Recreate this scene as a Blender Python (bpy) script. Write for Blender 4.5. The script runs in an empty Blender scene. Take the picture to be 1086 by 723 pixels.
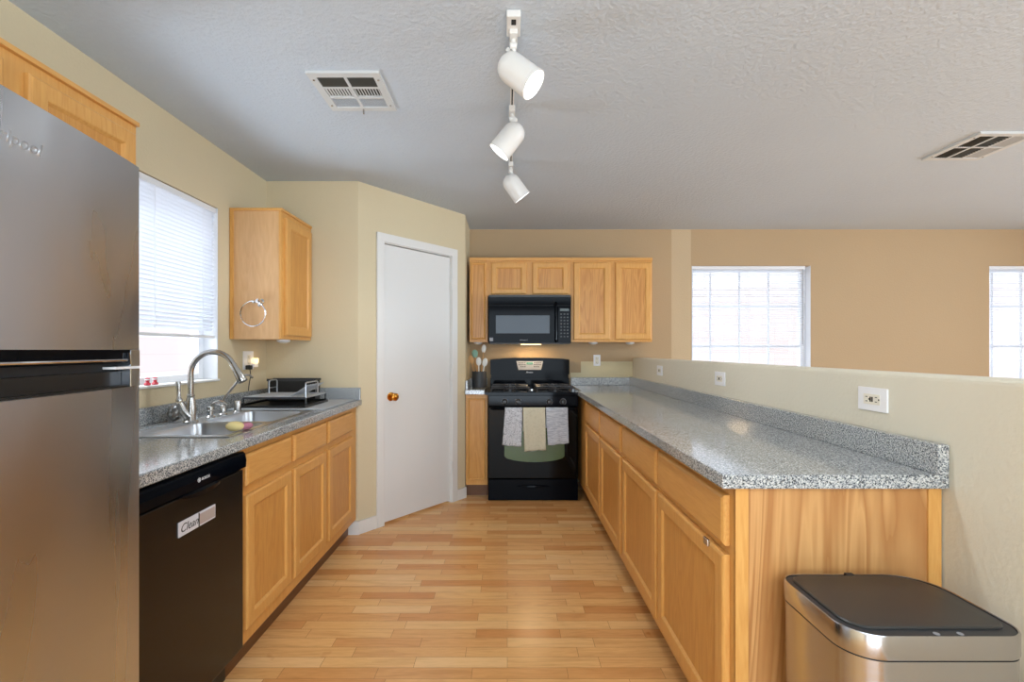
import bpy, bmesh, math, random
from mathutils import Vector, Matrix
random.seed(7)
PI = math.pi
S = bpy.context.scene
C = S.collection
F = 500.0; PX = 538.0; PY = 371.0; EYE = 1.25

# ---------------------------------------------------------------- camera
cd = bpy.data.cameras.new('camera'); cam = bpy.data.objects.new('camera', cd); C.objects.link(cam)
cam.location = (0, 0, EYE); cam.rotation_euler = (PI/2, 0, 0)
cd.sensor_width = 36; cd.lens = F*36/1086
cd.shift_x = (543-PX)/1086; cd.shift_y = (PY-361.5)/1086
cd.clip_start = .05
S.camera = cam
S.view_settings.view_transform = 'Standard'; S.view_settings.look = 'None'
S.view_settings.gamma = 1; S.view_settings.use_curve_mapping = False
S.view_settings.exposure = 0.7

# ---------------------------------------------------------------- world and lights
w = bpy.data.worlds.new('sky'); S.world = w; w.use_nodes = True
bg = w.node_tree.nodes['Background']; bg.inputs[0].default_value = (.86, .93, 1, 1); bg.inputs[1].default_value = 1.05

def area(name, loc, rot, sx, sy, power, col=(1, 1, 1)):
    l = bpy.data.lights.new(name, 'AREA'); l.shape = 'RECTANGLE'; l.size = sx; l.size_y = sy
    l.energy = power; l.color = col
    o = bpy.data.objects.new(name, l); C.objects.link(o); o.location = loc; o.rotation_euler = rot
    return o
# added fill lamps at invented openings: behind the camera and on the dining side
area('rear_fill', (.6, -3.35, 1.2), (PI/2, 0, 0), 3.4, 2.1, 60, (.72, .87, 1))
area('dining_side_fill', (6.75, .6, 1.35), (PI/2, 0, PI/2), 3.2, 1.9, 70, (.76, .89, 1))
area('window_daylight', (-2.6, 2.2, 3.1), (math.radians(35), 0, -PI/2), 1.6, 1.0, 45, (.8, .9, 1))
area('rear_overhead_fill', (.6, -1.6, 2.37), (0, 0, 0), 3.0, 2.0, 48, (.76, .90, 1))  # added overhead fill behind the camera, no known fixture
area('dining_overhead_fill', (3.8, 1.2, 2.37), (0, 0, 0), 1.2, 1.2, 20, (.78, .90, 1))  # added overhead fill above the dining area, no known fixture
# added up-facing lamps outside the openings, lifting the ceiling like ground bounce
def up_fill(name, loc, d, sx, sy, power):
    o = area(name, loc, (0, 0, 0), sx, sy, power, (.72, .86, 1)); o.rotation_euler = (-Vector(d)).to_track_quat('Z', 'Y').to_euler()
up_fill('rear_up_fill', (.6, -5.0, -.08), (0, .02, 1), 3.6, 2.8, 300)
up_fill('sink_window_up_fill', (-2.5, 2.2, .7), (.75, 0, .65), .7, .9, 26)
up_fill('back_window_up_fill', (2.3, 5.3, .5), (0, -.75, .7), 1.1, .7, 16)
up_fill('far_window_up_fill', (5.15, 5.3, .5), (0, -.75, .7), 1.1, .7, 16)
up_fill('side_up_fill', (7.3, .6, .15), (-.75, 0, .7), 1.2, 3.2, 150)
sl = bpy.data.lights.new('sun', 'SUN'); sl.energy = 1.3; sl.angle = .01; sl.color = (1, .96, .92)
so = bpy.data.objects.new('sun', sl); C.objects.link(so); so.rotation_euler = Vector((.55, -1, 1.15)).to_track_quat('Z', 'Y').to_euler()

# ---------------------------------------------------------------- materials
def lin(r, g, b):
    f = lambda v: (v/255/12.92) if v/255 <= .04045 else ((v/255+.055)/1.055)**2.4
    return (f(r), f(g), f(b), 1)
def mat(name, col, rough=.5, metal=0., spec=.5, emit=None, es=0.):
    m = bpy.data.materials.new(name); m.use_nodes = True
    b = m.node_tree.nodes['Principled BSDF']
    b.inputs['Base Color'].default_value = col; b.inputs['Roughness'].default_value = rough
    b.inputs['Metallic'].default_value = metal; b.inputs['Specular IOR Level'].default_value = spec
    if emit: b.inputs['Emission Color'].default_value = emit; b.inputs['Emission Strength'].default_value = es
    return m
class N:
    def __init__(s, m): s.t = m.node_tree; s.b = s.t.nodes['Principled BSDF']
    def n(s, ty, **k):
        x = s.t.nodes.new(ty)
        for a, v in k.items(): setattr(x, a, v)
        return x
    def l(s, a, b): s.t.links.new(a, b)
    def coord(s, scale=(1, 1, 1), rot=(0, 0, 0), geo=True):
        if geo: c = s.n('ShaderNodeNewGeometry').outputs['Position']
        else: c = s.n('ShaderNodeTexCoord').outputs['Object']
        mp = s.n('ShaderNodeMapping'); mp.inputs['Scale'].default_value = scale; mp.inputs['Rotation'].default_value = rot
        s.l(c, mp.inputs['Vector']); return mp.outputs[0]
    def ramp(s, fac, stops):
        r = s.n('ShaderNodeValToRGB'); e = r.color_ramp.elements
        while len(e) < len(stops): e.new(.5)
        for i, (p, c) in enumerate(stops): e[i].position = p; e[i].color = c
        s.l(fac, r.inputs[0]); return r.outputs[0]
    def mix(s, a, b, fac=.5, mode='MIX'):
        x = s.n('ShaderNodeMix', data_type='RGBA', blend_type=mode)
        if isinstance(fac, (int, float)): x.inputs[0].default_value = fac
        else: s.l(fac, x.inputs[0])
        for i, v in ((6, a), (7, b)):
            if isinstance(v, tuple): x.inputs[i].default_value = v
            else: s.l(v, x.inputs[i])
        return x.outputs[2]
    def bump(s, h, st=.2, d=.01):
        x = s.n('ShaderNodeBump'); x.inputs['Strength'].default_value = st; x.inputs['Distance'].default_value = d
        s.l(h, x.inputs['Height']); s.l(x.outputs[0], s.b.inputs['Normal'])
    def noise(s, vec, sc=5, det=3, ro=.5, dist=0):
        x = s.n('ShaderNodeTexNoise'); x.inputs['Scale'].default_value = sc; x.inputs['Detail'].default_value = det
        x.inputs['Roughness'].default_value = ro; x.inputs['Distortion'].default_value = dist
        s.l(vec, x.inputs['Vector']); return x.outputs['Fac']

def wall_mat(name, col, bump=.35, sc=90, dist=.004):
    m = mat(name, col, .75, spec=.25); k = N(m); v = k.coord()
    n1 = k.noise(v, 1.3, 3)
    c2 = tuple(c*.93 for c in col[:3])+(1,)
    k.l(k.mix(col, c2, n1), k.b.inputs['Base Color'])
    k.bump(k.noise(v, sc, 3), bump, dist); return m
M = {}
M['wall_cream'] = wall_mat('cream_paint', lin(216, 201, 168))
M['wall_half'] = wall_mat('pale_cream_paint', lin(222, 216, 198), .4, 70)
M['ceiling'] = wall_mat('textured_ceiling_paint', lin(198, 208, 218), .7, 60, .006)
M['white_paint'] = mat('white_satin_paint', lin(226, 225, 222), .4)
M['base_white'] = mat('white_trim_paint', lin(228, 226, 222), .4)
# the tan end wall keeps an unpainted patch and a two-tone band
m = wall_mat('tan_paint', lin(186, 160, 126)); k = N(m)
src = k.b.inputs['Base Color'].links[0].from_socket
sep = k.n('ShaderNodeSeparateXYZ'); k.l(k.n('ShaderNodeNewGeometry').outputs['Position'], sep.inputs[0])
def step(sock, lo=None, hi=None):
    out = None
    for v, op in ((lo, 'GREATER_THAN'), (hi, 'LESS_THAN')):
        if v is None: continue
        x = k.n('ShaderNodeMath', operation=op); k.l(sock, x.inputs[0]); x.inputs[1].default_value = v
        if out is None: out = x.outputs[0]
        else:
            y = k.n('ShaderNodeMath', operation='MULTIPLY'); k.l(out, y.inputs[0]); k.l(x.outputs[0], y.inputs[1]); out = y.outputs[0]
    return out
def mul(a, b):
    y = k.n('ShaderNodeMath', operation='MULTIPLY'); k.l(a, y.inputs[0]); k.l(b, y.inputs[1]); return y.outputs[0]
patch = mul(step(sep.outputs[0], .70, 1.19), step(sep.outputs[2], None, 1.14))
patch2 = mul(step(sep.outputs[0], .6, 1.19), step(sep.outputs[2], None, 1.035))
upper = step(sep.outputs[0], 1.56, 1.745)
c = k.mix(src, lin(198, 176, 144), upper)
c = k.mix(c, lin(214, 202, 166), patch); c = k.mix(c, lin(214, 202, 166), patch2)
k.l(c, k.b.inputs['Base Color']); M['wall_tan'] = m

def wood(name, c1, c2, axis, rough=.35, scale=1., cathedral=.5, seed=0):
    m = mat(name, c1, rough, spec=.4); k = N(m)
    sc = {'z': (1, 1, .09), 'y': (1, .09, 1), 'x': (.09, 1, 1)}[axis]
    v = k.coord(tuple(a*scale for a in sc))
    mp = k.n('ShaderNodeMapping'); mp.inputs['Location'].default_value = (seed*1.7, seed*.9, seed*2.3); k.l(v, mp.inputs[0]); v = mp.outputs[0]
    fine = k.noise(v, 120, 4, .6)
    broad = k.noise(v, 7, 3, .5, 1.5)
    wv = k.n('ShaderNodeMath', operation='FRACT'); ml = k.n('ShaderNodeMath', operation='MULTIPLY'); k.l(broad, ml.inputs[0]); ml.inputs[1].default_value = 11
    k.l(ml.outputs[0], wv.inputs[0])
    r1 = k.ramp(wv.outputs[0], [(0, (.0, .0, .0, 1)), (.75, (1, 1, 1, 1)), (1, (.15, .15, .15, 1))])
    r2 = k.ramp(fine, [(.3, (0, 0, 0, 1)), (.65, (1, 1, 1, 1))])
    f = k.mix(r2, r1, cathedral); f = k.mix(f, (.6, .6, .6, 1), .3)
    k.l(k.mix(c2, c1, f), k.b.inputs['Base Color'])
    k.bump(fine, .06, .002); return m
A1, A2 = lin(224, 171, 98), lin(204, 143, 72)
M['oak_v'] = wood('honey_oak_vertical', A1, A2, 'z', cathedral=.35)
M['oak_v2'] = wood('honey_oak_panel', lin(216, 160, 86), lin(190, 128, 60), 'z', cathedral=.6, seed=3)
M['oak_y'] = wood('honey_oak_along', A1, A2, 'y', cathedral=.35)
M['oak_x'] = wood('honey_oak_across', A1, A2, 'x', cathedral=.35)
M['oak_pale'] = wood('pale_veneer', lin(222, 180, 132), lin(203, 156, 106), 'z', cathedral=.4, seed=2, scale=.7)
M['veneer'] = wood('maple_veneer_end', lin(214, 164, 106), lin(160, 102, 52), 'z', cathedral=.85, seed=5, scale=.55)
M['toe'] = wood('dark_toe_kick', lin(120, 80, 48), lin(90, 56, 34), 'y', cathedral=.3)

def floor_mat():
    m = mat('laminate_strip_floor', lin(220, 165, 105), .26, spec=.5); k = N(m); v = k.coord()
    br = k.n('ShaderNodeTexBrick'); br.offset = .37; br.offset_frequency = 2; br.squash = 1.25; br.squash_frequency = 3
    k.l(v, br.inputs['Vector'])
    br.inputs['Scale'].default_value = 1; br.inputs['Brick Width'].default_value = .37; br.inputs['Row Height'].default_value = .064
    br.inputs['Mortar Size'].default_value = .0007; br.inputs['Mortar Smooth'].default_value = 0; br.inputs['Bias'].default_value = 0
    br.inputs['Color1'].default_value = (0, 0, 0, 1); br.inputs['Color2'].default_value = (1, 1, 1, 1); br.inputs['Mortar'].default_value = (0, 0, 0, 1)
    cr = k.ramp(br.outputs['Color'], [(0, lin(214, 148, 86)), (.35, lin(230, 172, 108)), (.7, lin(238, 186, 122)), (1, lin(244, 200, 142))])
    # shift the grain from board to board
    sx = k.n('ShaderNodeVectorMath', operation='SCALE'); k.l(br.outputs['Color'], sx.inputs[0]); sx.inputs['Scale'].default_value = 13
    ad = k.n('ShaderNodeVectorMath', operation='ADD'); k.l(v, ad.inputs[0]); k.l(sx.outputs[0], ad.inputs[1])
    mp = k.n('ShaderNodeMapping'); mp.inputs['Scale'].default_value = (.12, 1, 1); k.l(ad.outputs[0], mp.inputs[0])
    g1 = k.noise(mp.outputs[0], 150, 3, .6); g2 = k.noise(mp.outputs[0], 22, 3, .6, 1.2)
    g = k.ramp(g2, [(.3, (.80, .73, .66, 1)), (.55, (1, 1, 1, 1)), (.8, (.93, .9, .86, 1))])
    c = k.mix(cr, g, .75, 'MULTIPLY')
    gg = k.ramp(g1, [(.3, (.88, .85, .8, 1)), (.6, (1, 1, 1, 1))]); c = k.mix(c, gg, .6, 'MULTIPLY')
    kn = k.noise(v, 9, 2); kr = k.ramp(kn, [(.70, (1, 1, 1, 1)), (.76, (.72, .55, .42, 1))]); c = k.mix(c, kr, .6, 'MULTIPLY')
    c = k.mix(c, lin(150, 98, 56), br.outputs['Fac'])
    k.l(c, k.b.inputs['Base Color']); return m
M['floor'] = floor_mat()

def granite(name, rough=.11):
    m = mat(name, lin(150, 152, 152), rough, spec=.9); k = N(m); v = k.coord()
    a = k.noise(v, 260, 2, .6)
    b = k.noise(v, 170, 2, .6)
    vo = k.n('ShaderNodeTexVoronoi'); vo.inputs['Scale'].default_value = 260; k.l(v, vo.inputs['Vector'])
    c1 = k.ramp(a, [(.37, lin(64, 70, 78)), (.455, lin(146, 152, 157)), (.555, lin(192, 195, 195)), (.67, lin(226, 227, 223))])
    c2 = k.ramp(b, [(.34, lin(120, 112, 104)), (.41, (1, 1, 1, 1))])
    sp = k.n('ShaderNodeSeparateColor'); k.l(vo.outputs['Color'], sp.inputs[0])
    c3 = k.ramp(sp.outputs[0], [(0, (.55, .55, .56, 1)), (.35, (.95, .95, .95, 1)), (1, (1.0, 1.0, 1.0, 1))])
    c = k.mix(c1, c2, .8, 'MULTIPLY'); c = k.mix(c, c3, .7, 'MULTIPLY')
    k.l(c, k.b.inputs['Base Color']); return m
M['granite'] = granite('speckled_grey_laminate')

def steel(name, col, rough=.28, axis='x', aniso=.5, smudge=True, amt=1):
    m = mat(name, col, rough, metal=1); k = N(m)
    sc = {'x': (1, 1, 60), 'z': (60, 60, 1), 'n': (30, 30, 30)}[axis]
    v = k.coord(sc, geo=False); n = k.noise(v, 4, 4)
    r = k.n('ShaderNodeMapRange'); k.l(n, r.inputs[0]); r.inputs[3].default_value = rough*.75; r.inputs[4].default_value = rough*1.3
    out = r.outputs[0]
    if smudge:
        v2 = k.coord((1, 2.2, .45), geo=False); n2 = k.noise(v2, 2.4, 3, .5, .8)
        r2 = k.n('ShaderNodeMapRange'); k.l(n2, r2.inputs[0]); r2.inputs[1].default_value = .35; r2.inputs[2].default_value = .7
        r2.inputs[3].default_value = 0; r2.inputs[4].default_value = .14
        ad = k.n('ShaderNodeMath', operation='ADD'); k.l(r2.outputs[0], ad.inputs[0]); ad.inputs[1].default_value = rough; out = ad.outputs[0]
    k.l(out, k.b.inputs['Roughness'])
    k.b.inputs['Anisotropic'].default_value = aniso
    if aniso:
        tg = k.n('ShaderNodeTangent', direction_type='RADIAL', axis='Z'); k.l(tg.outputs[0], k.b.inputs['Tangent']); k.b.inputs['Anisotropic Rotation'].default_value = .25
    return m
M['steel'] = steel('brushed_stainless', (.60, .64, .70, 1), .24, 'x', .5)
M['steel_can'] = steel('brushed_stainless_bin', (.50, .50, .52, 1), .22, 'x', .6, False)
M['steel_sink'] = mat('satin_sink_steel', (.56, .57, .59, 1), .30, 1)
M['nickel'] = mat('brushed_nickel', (.55, .54, .52, 1), .22, 1)
M['chrome'] = mat('chrome', (.85, .86, .88, 1), .06, 1)
M['brass'] = mat('polished_brass', lin(226, 160, 70), .15, 1)
M['black_gloss'] = mat('black_enamel', (.0025, .0035, .006, 1), .07, spec=.07)
M['black_glass'] = mat('black_glass', (.002, .002, .002, 1), .05, spec=.14)
M['black_satin'] = mat('black_satin', (.010, .009, .008, 1), .32)
M['black_matt'] = mat('black_matt', (.015, .015, .016, 1), .6)
M['dw_black'] = mat('dishwasher_black', (.008, .007, .006, 1), .25, spec=.45)
M['dark_grey'] = mat('dark_grey_plastic', (.035, .036, .04, 1), .45)
M['lid_grey'] = mat('charcoal_lid', (.035, .034, .033, 1), .38)
M['iron'] = mat('cast_iron', (.035, .035, .038, 1), .28)
M['fixture'] = mat('white_enamel', lin(225, 224, 220), .3)
M['plastic'] = mat('white_plastic', lin(240, 240, 242), .35)
M['ivory'] = mat('off_white_plastic', lin(235, 230, 215), .4)
M['slot'] = mat('outlet_slot_dark', (.01, .01, .01, 1), .7)
M['grey_mark'] = mat('grey_print', lin(150, 152, 158), .5)
M['white_mark'] = mat('white_print', lin(225, 225, 230), .5)
M['vinyl'] = mat('white_vinyl', lin(232, 234, 238), .4)
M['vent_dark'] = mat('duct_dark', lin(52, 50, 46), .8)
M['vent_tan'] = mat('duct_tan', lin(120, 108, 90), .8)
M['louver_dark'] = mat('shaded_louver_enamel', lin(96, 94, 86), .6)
M['vent_grey'] = mat('grey_louver', lin(178, 184, 190), .6)
M['vent_white'] = mat('vent_enamel', lin(205, 208, 208), .5)
M['crock'] = mat('charcoal_ceramic', (.03, .031, .033, 1), .5)
M['wood_tool'] = mat('pale_wood_tool', lin(196, 150, 96), .6)
M['silicone_green'] = mat('sage_silicone', lin(120, 160, 140), .5)
M['silicone_white'] = mat('white_silicone', lin(225, 225, 220), .5)
M['foam_yellow'] = mat('yellow_foam', lin(236, 216, 150), .8)
M['foam_pink'] = mat('pink_foam', lin(186, 120, 138), .8)
M['red'] = mat('red_ceramic', lin(205, 60, 75), .35)
M['mat_grey'] = mat('grey_mat', lin(176, 180, 184), .7)
M['rack_wire'] = mat('rack_wire', lin(190, 194, 200), .3, .7)
M['bulb'] = mat('lit_lamp', (1, 1, 1, 1), .5, emit=(.93, .97, 1, 1), es=9)
M['night'] = mat('lit_night_light', (1, .8, .5, 1), .5, emit=(1, .72, .35, 1), es=.9)
M['warm_lens'] = mat('warm_cooktop_lamp', (1, .8, .5, 1), .5, emit=(1, .75, .4, 1), es=4)
M['oven_green'] = mat('oven_interior', lin(70, 92, 36), .25, spec=.6)
M['display'] = mat('silver_control_panel', lin(140, 142, 146), .45)
M['display_green'] = mat('green_display', lin(70, 110, 90), .2)
M['micro_glass'] = mat('microwave_window', lin(52, 60, 70), .08, spec=.3)
M['label_white'] = mat('magnet_white', lin(215, 214, 220), .4)
M['label_tan'] = mat('magnet_tan', lin(176, 162, 156), .5)
M['ink'] = mat('ink', (.02, .02, .02, 1), .6)
m = wall_mat('exterior_block', lin(228, 222, 224), .3, 20)
k = N(m); br = k.n('ShaderNodeTexBrick'); mp = k.n('ShaderNodeMapping'); mp.inputs['Rotation'].default_value = (PI/2, 0, 0)
k.l(k.coord(), mp.inputs[0]); k.l(mp.outputs[0], br.inputs[0]); br.inputs['Scale'].default_value = 1
br.inputs['Brick Width'].default_value = .4; br.inputs['Row Height'].default_value = .2; br.inputs['Mortar Size'].default_value = .006
br.inputs['Color1'].default_value = lin(230, 223, 225); br.inputs['Color2'].default_value = lin(222, 214, 217); br.inputs['Mortar'].default_value = lin(214, 207, 210)
k.l(br.outputs[0], k.b.inputs['Base Color']); M['block'] = m
# thin window glass
m = bpy.data.materials.new('window_glass'); m.use_nodes = True; t = m.node_tree; t.nodes.clear()
o = t.nodes.new('ShaderNodeOutputMaterial'); mx = t.nodes.new('ShaderNodeMixShader'); tr = t.nodes.new('ShaderNodeBsdfTransparent')
gl = t.nodes.new('ShaderNodeBsdfGlossy'); gl.inputs['Roughness'].default_value = .02; mx.inputs[0].default_value = .05
t.links.new(tr.outputs[0], mx.inputs[1]); t.links.new(gl.outputs[0], mx.inputs[2]); t.links.new(mx.outputs[0], o.inputs[0])
M['glass'] = m
# translucent blind slat
m = mat('blind_slat', lin(238, 240, 244), .45); k = N(m); t = m.node_tree
trn = k.n('ShaderNodeBsdfTranslucent'); trn.inputs[0].default_value = lin(235, 238, 245); ms = k.n('ShaderNodeMixShader'); ms.inputs[0].default_value = .3
k.l(k.b.outputs[0], ms.inputs[1]); k.l(trn.outputs[0], ms.inputs[2]); k.l(ms.outputs[0], t.nodes['Material Output'].inputs[0]); M['slat'] = m
# towels
def cloth(name, c1, c2, sc, thr, stretch=(1, 1, 1)):
    m = mat(name, c1, .9, spec=.1); k = N(m); v = k.coord(stretch)
    n = k.noise(v, sc, 2); k.l(k.ramp(n, [(thr, c2), (thr+.05, c1)]), k.b.inputs['Base Color'])
    k.bump(k.noise(k.coord(), 400, 2), .3, .002); return m
M['towel_spot'] = cloth('speckled_towel', lin(214, 216, 220), lin(110, 114, 124), 170, .41)
M['towel_cream'] = cloth('cream_towel', lin(208, 202, 178), lin(201, 195, 170), 60, .4)
M['towel_stripe'] = cloth('striped_towel', lin(200, 204, 210), lin(168, 174, 184), 90, .46, (.25, 1, 2.5))

# ---------------------------------------------------------------- helpers
OFF = {}
def box(bm, x0, x1, y0, y1, z0, z1, bev=0, seg=2):
    x0, x1 = sorted((x0, x1)); y0, y1 = sorted((y0, y1)); z0, z1 = sorted((z0, z1))
    vs = [bm.verts.new(p) for p in ((x0, y0, z0), (x1, y0, z0), (x1, y1, z0), (x0, y1, z0), (x0, y0, z1), (x1, y0, z1), (x1, y1, z1), (x0, y1, z1))]
    fs = [bm.faces.new([vs[i] for i in q]) for q in ((0, 3, 2, 1), (4, 5, 6, 7), (0, 1, 5, 4), (1, 2, 6, 5), (2, 3, 7, 6), (3, 0, 4, 7))]
    if bev:
        es = list({e for f in fs for e in f.edges})
        bmesh.ops.bevel(bm, geom=es, offset=bev, segments=seg, profile=.6, affect='EDGES')
    return vs
def obox(bm, Mx, x0, x1, y0, y1, z0, z1, bev=0):
    b = bmesh.new(); box(b, x0, x1, y0, y1, z0, z1, bev); merge(bm, b, Mx)
def merge(bm, src, Mx=None):
    if Mx is not None: bmesh.ops.transform(src, matrix=Mx, verts=src.verts)
    me = bpy.data.meshes.new('tmp'); src.to_mesh(me); src.free(); bm.from_mesh(me); bpy.data.meshes.remove(me)
def align(d):
    return Vector(d).normalized().to_track_quat('Z', 'Y').to_matrix().to_4x4()
def lathe(bm, prof, loc=(0, 0, 0), d=(0, 0, 1), seg=24):
    Mx = Matrix.Translation(loc) @ align(d); rings = []
    for r, z in prof:
        rings.append([bm.verts.new(Mx @ Vector((max(r, 1e-5)*math.cos(2*PI*i/seg), max(r, 1e-5)*math.sin(2*PI*i/seg), z))) for i in range(seg)])
    for a, b in zip(rings, rings[1:]):
        for i in range(seg): bm.faces.new((a[i], a[(i+1) % seg], b[(i+1) % seg], b[i]))
    bm.faces.new(rings[0][::-1]); bm.faces.new(rings[-1])
def cyl(bm, p0, p1, r, seg=16, r2=None):
    p0, p1 = Vector(p0), Vector(p1); L = (p1-p0).length
    lathe(bm, [(r, 0), (r if r2 is None else r2, L)], p0, p1-p0, seg)
def tube(bm, pts, r, seg=10, closed=False):
    pts = [Vector(p) for p in pts]; n = len(pts); rings = []; up = None
    rr = r if isinstance(r, (list, tuple)) else [r]*n
    for i, p in enumerate(pts):
        a = pts[(i-1) % n] if (i > 0 or closed) else p; b = pts[(i+1) % n] if (i < n-1 or closed) else p
        t = (b-a).normalized()
        if up is None: up = t.orthogonal().normalized()
        else: up = (up - t*up.dot(t)).normalized()
        s = t.cross(up)
        rings.append([bm.verts.new(p+(up*math.cos(2*PI*j/seg)+s*math.sin(2*PI*j/seg))*rr[i]) for j in range(seg)])
    pairs = list(zip(rings, rings[1:]))
    for a, b in pairs:
        for j in range(seg): bm.faces.new((a[j], a[(j+1) % seg], b[(j+1) % seg], b[j]))
    if closed:
        a, b = rings[-1], rings[0]
        off = min(range(seg), key=lambda o: (a[0].co-b[o].co).length)
        for j in range(seg): bm.faces.new((a[j], a[(j+1) % seg], b[(j+1+off) % seg], b[(j+off) % seg]))
    else: bm.faces.new(rings[0][::-1]); bm.faces.new(rings[-1])
def prism(bm, pts, z0, z1):
    a = [bm.verts.new((x, y, z0)) for x, y in pts]; b = [bm.verts.new((x, y, z1)) for x, y in pts]
    n = len(pts)
    for i in range(n): bm.faces.new((a[i], a[(i+1) % n], b[(i+1) % n], b[i]))
    bm.faces.new(a[::-1]); bm.faces.new(b)
def rings(bm, rs, cap0=True, cap1=True):
    R = [[bm.verts.new(p) for p in r] for r in rs]; n = len(R[0])
    for a, b in zip(R, R[1:]):
        for i in range(n): bm.faces.new((a[i], a[(i+1) % n], b[(i+1) % n], b[i]))
    if cap0: bm.faces.new(R[0][::-1])
    if cap1: bm.faces.new(R[-1])
def B(*boxes, bev=0):
    bm = bmesh.new()
    for b in boxes: box(bm, *b, bev)
    return bm
def obj(name, bm, m, parent=None, local=False, smooth=False, sharp=35):
    me = bpy.data.meshes.new(name)
    bmesh.ops.recalc_face_normals(bm, faces=bm.faces)
    off = OFF.get(parent.name, Vector((0, 0, 0))) if parent else Vector((0, 0, 0))
    if not local: bmesh.ops.translate(bm, vec=-off, verts=bm.verts)
    bm.to_mesh(me); bm.free(); me.materials.append(m)
    if smooth:
        for p in me.polygons: p.use_smooth = True
        me.set_sharp_from_angle(angle=math.radians(sharp))
    o = bpy.data.objects.new(name, me); C.objects.link(o)
    if parent: o.parent = parent
    OFF[o.name] = off
    return o
def thing(name, label, cat, loc=(0, 0, 0), group=None, rz=0):
    o = bpy.data.objects.new(name, None); C.objects.link(o); o.location = loc; o.rotation_euler = (0, 0, rz)
    o.empty_display_size = .05; o['label'] = label; o['category'] = cat
    if group: o['group'] = group
    OFF[o.name] = Vector(loc); return o
def tag(o, label, cat, group=None):
    o['label'] = label; o['category'] = cat
    if group: o['group'] = group
    return o
def single(name, bm, m, label, cat, group=None, smooth=False):
    # a thing of one mesh, its origin at its base
    c = [v.co for v in bm.verts]; n = len(c)
    loc = Vector((sum(v.x for v in c)/n, sum(v.y for v in c)/n, min(v.z for v in c)))
    bmesh.ops.translate(bm, vec=-loc, verts=bm.verts)
    o = obj(name, bm, m, smooth=smooth); o.location = loc; return tag(o, label, cat, group)
def struct(name, bm, m, parent=None):
    o = obj(name, bm, m, parent)
    if not parent: o['kind'] = 'structure'
    return o
def sroot(name, loc=(0, 0, 0)):
    o = bpy.data.objects.new(name, None); C.objects.link(o); o.location = loc; o['kind'] = 'structure'; OFF[o.name] = Vector(loc); return o
def dup(o, parent=None):
    c = o.copy(); C.objects.link(c)
    if parent: c.parent = parent
    for ch in o.children: dup(ch, c)
    return c
def text_bm(s, size, ext=.0006, shear=0, Mx=Matrix()):
    cu = bpy.data.curves.new('t', 'FONT'); cu.body = s; cu.size = size; cu.extrude = ext; cu.shear = shear; cu.align_x = 'CENTER'; cu.align_y = 'CENTER'
    o = bpy.data.objects.new('t', cu); C.objects.link(o)
    dg = bpy.context.evaluated_depsgraph_get(); me = bpy.data.meshes.new_from_object(o.evaluated_get(dg))
    bm = bmesh.new(); bm.from_mesh(me); bmesh.ops.transform(bm, matrix=Mx, verts=bm.verts)
    bpy.data.objects.remove(o); bpy.data.curves.remove(cu); bpy.data.meshes.remove(me); return bm
def frame(o, u, n):
    # local x -> u, local y -> world up, local z -> n
    u, n = Vector(u).normalized(), Vector(n).normalized(); z = Vector((0, 0, 1))
    Mx = Matrix.Identity(4)
    for i in range(3): Mx[i][0] = u[i]; Mx[i][1] = z[i]; Mx[i][2] = n[i]; Mx[i][3] = o[i]
    return Mx

# ---------------------------------------------------------------- setting
XL, YB, ZC = -1.635, 4.48, 2.395
YN = 3.2                                     # wall at the end of the sink run
XH = 1.19; XH2 = 1.31; ZH = 1.178            # half wall
A = Vector((-1.013, 3.2, 0)); Bc = Vector((-.357, 3.998, 0))
struct('floor', B((XL-.15, 6.5, -3.5, YB+.15, -.1, 0)), M['floor'])
struct('ceiling', B((XL-.15, 6.5, -3.3, YB+.15, ZC, ZC+.1)), M['ceiling'])
WY0, WY1, WZ0, WZ1 = 1.74, 2.665, 1.075, 2.05
struct('wall_left', B((XL-.15, XL, -3.3, WY0, 0, ZC), (XL-.15, XL, WY1, YN+.1, 0, ZC), (XL-.15, XL, WY0, WY1, 0, WZ0), (XL-.15, XL, WY0, WY1, WZ1, ZC)), M['wall_cream'])
struct('wall_nook', B((XL, A.x, YN, YN+.1, 0, ZC)), M['wall_cream'])
# angled pantry wall with its door opening
u = (Bc-A).normalized(); n = Vector((u.y, -u.x, 0)); L = (Bc-A).length
def DM(): return Matrix(((u.x, -n.x, 0, A.x), (u.y, -n.y, 0, A.y), (0, 0, 1, 0), (0, 0, 0, 1)))   # x along wall, y into the pantry
bm = bmesh.new(); DU0, DU1, DZ = .203, .872, 2.02
for b in ((0, DU0, 0, .1, 0, ZC), (DU1, L, 0, .1, 0, ZC), (DU0, DU1, 0, .1, DZ, ZC)): obox(bm, DM(), *b)
struct('wall_pantry', bm, M['wall_cream'])
struct('wall_return', B((Bc.x-.1, Bc.x, Bc.y+.0, YB, 0, ZC)), M['wall_cream'])
W1 = (1.753, 2.884); W2 = (4.58, 5.71); BZ0, BZ1 = .93, 2.05
struct('wall_back', B((XL, W1[0], YB, YB+.15, 0, ZC), (W1[1], W2[0], YB, YB+.15, 0, ZC), (W2[1], 6.5, YB, YB+.15, 0, ZC),
       (W1[0], W1[1], YB, YB+.15, 0, BZ0), (W1[0], W1[1], YB, YB+.15, BZ1, ZC), (W2[0], W2[1], YB, YB+.15, 0, BZ0), (W2[0], W2[1], YB, YB+.15, BZ1, ZC)), M['wall_tan'])
struct('wall_right', B((6.35, 6.5, -3.3, -1.1, 0, ZC), (6.35, 6.5, 2.3, YB, 0, ZC), (6.35, 6.5, -1.1, 2.3, 2.3, ZC), (6.35, 6.5, -1.1, 2.3, 0, .4)), M['wall_tan'])
M['wall_far'] = wall_mat('mushroom_paint', lin(150, 138, 122))
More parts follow.
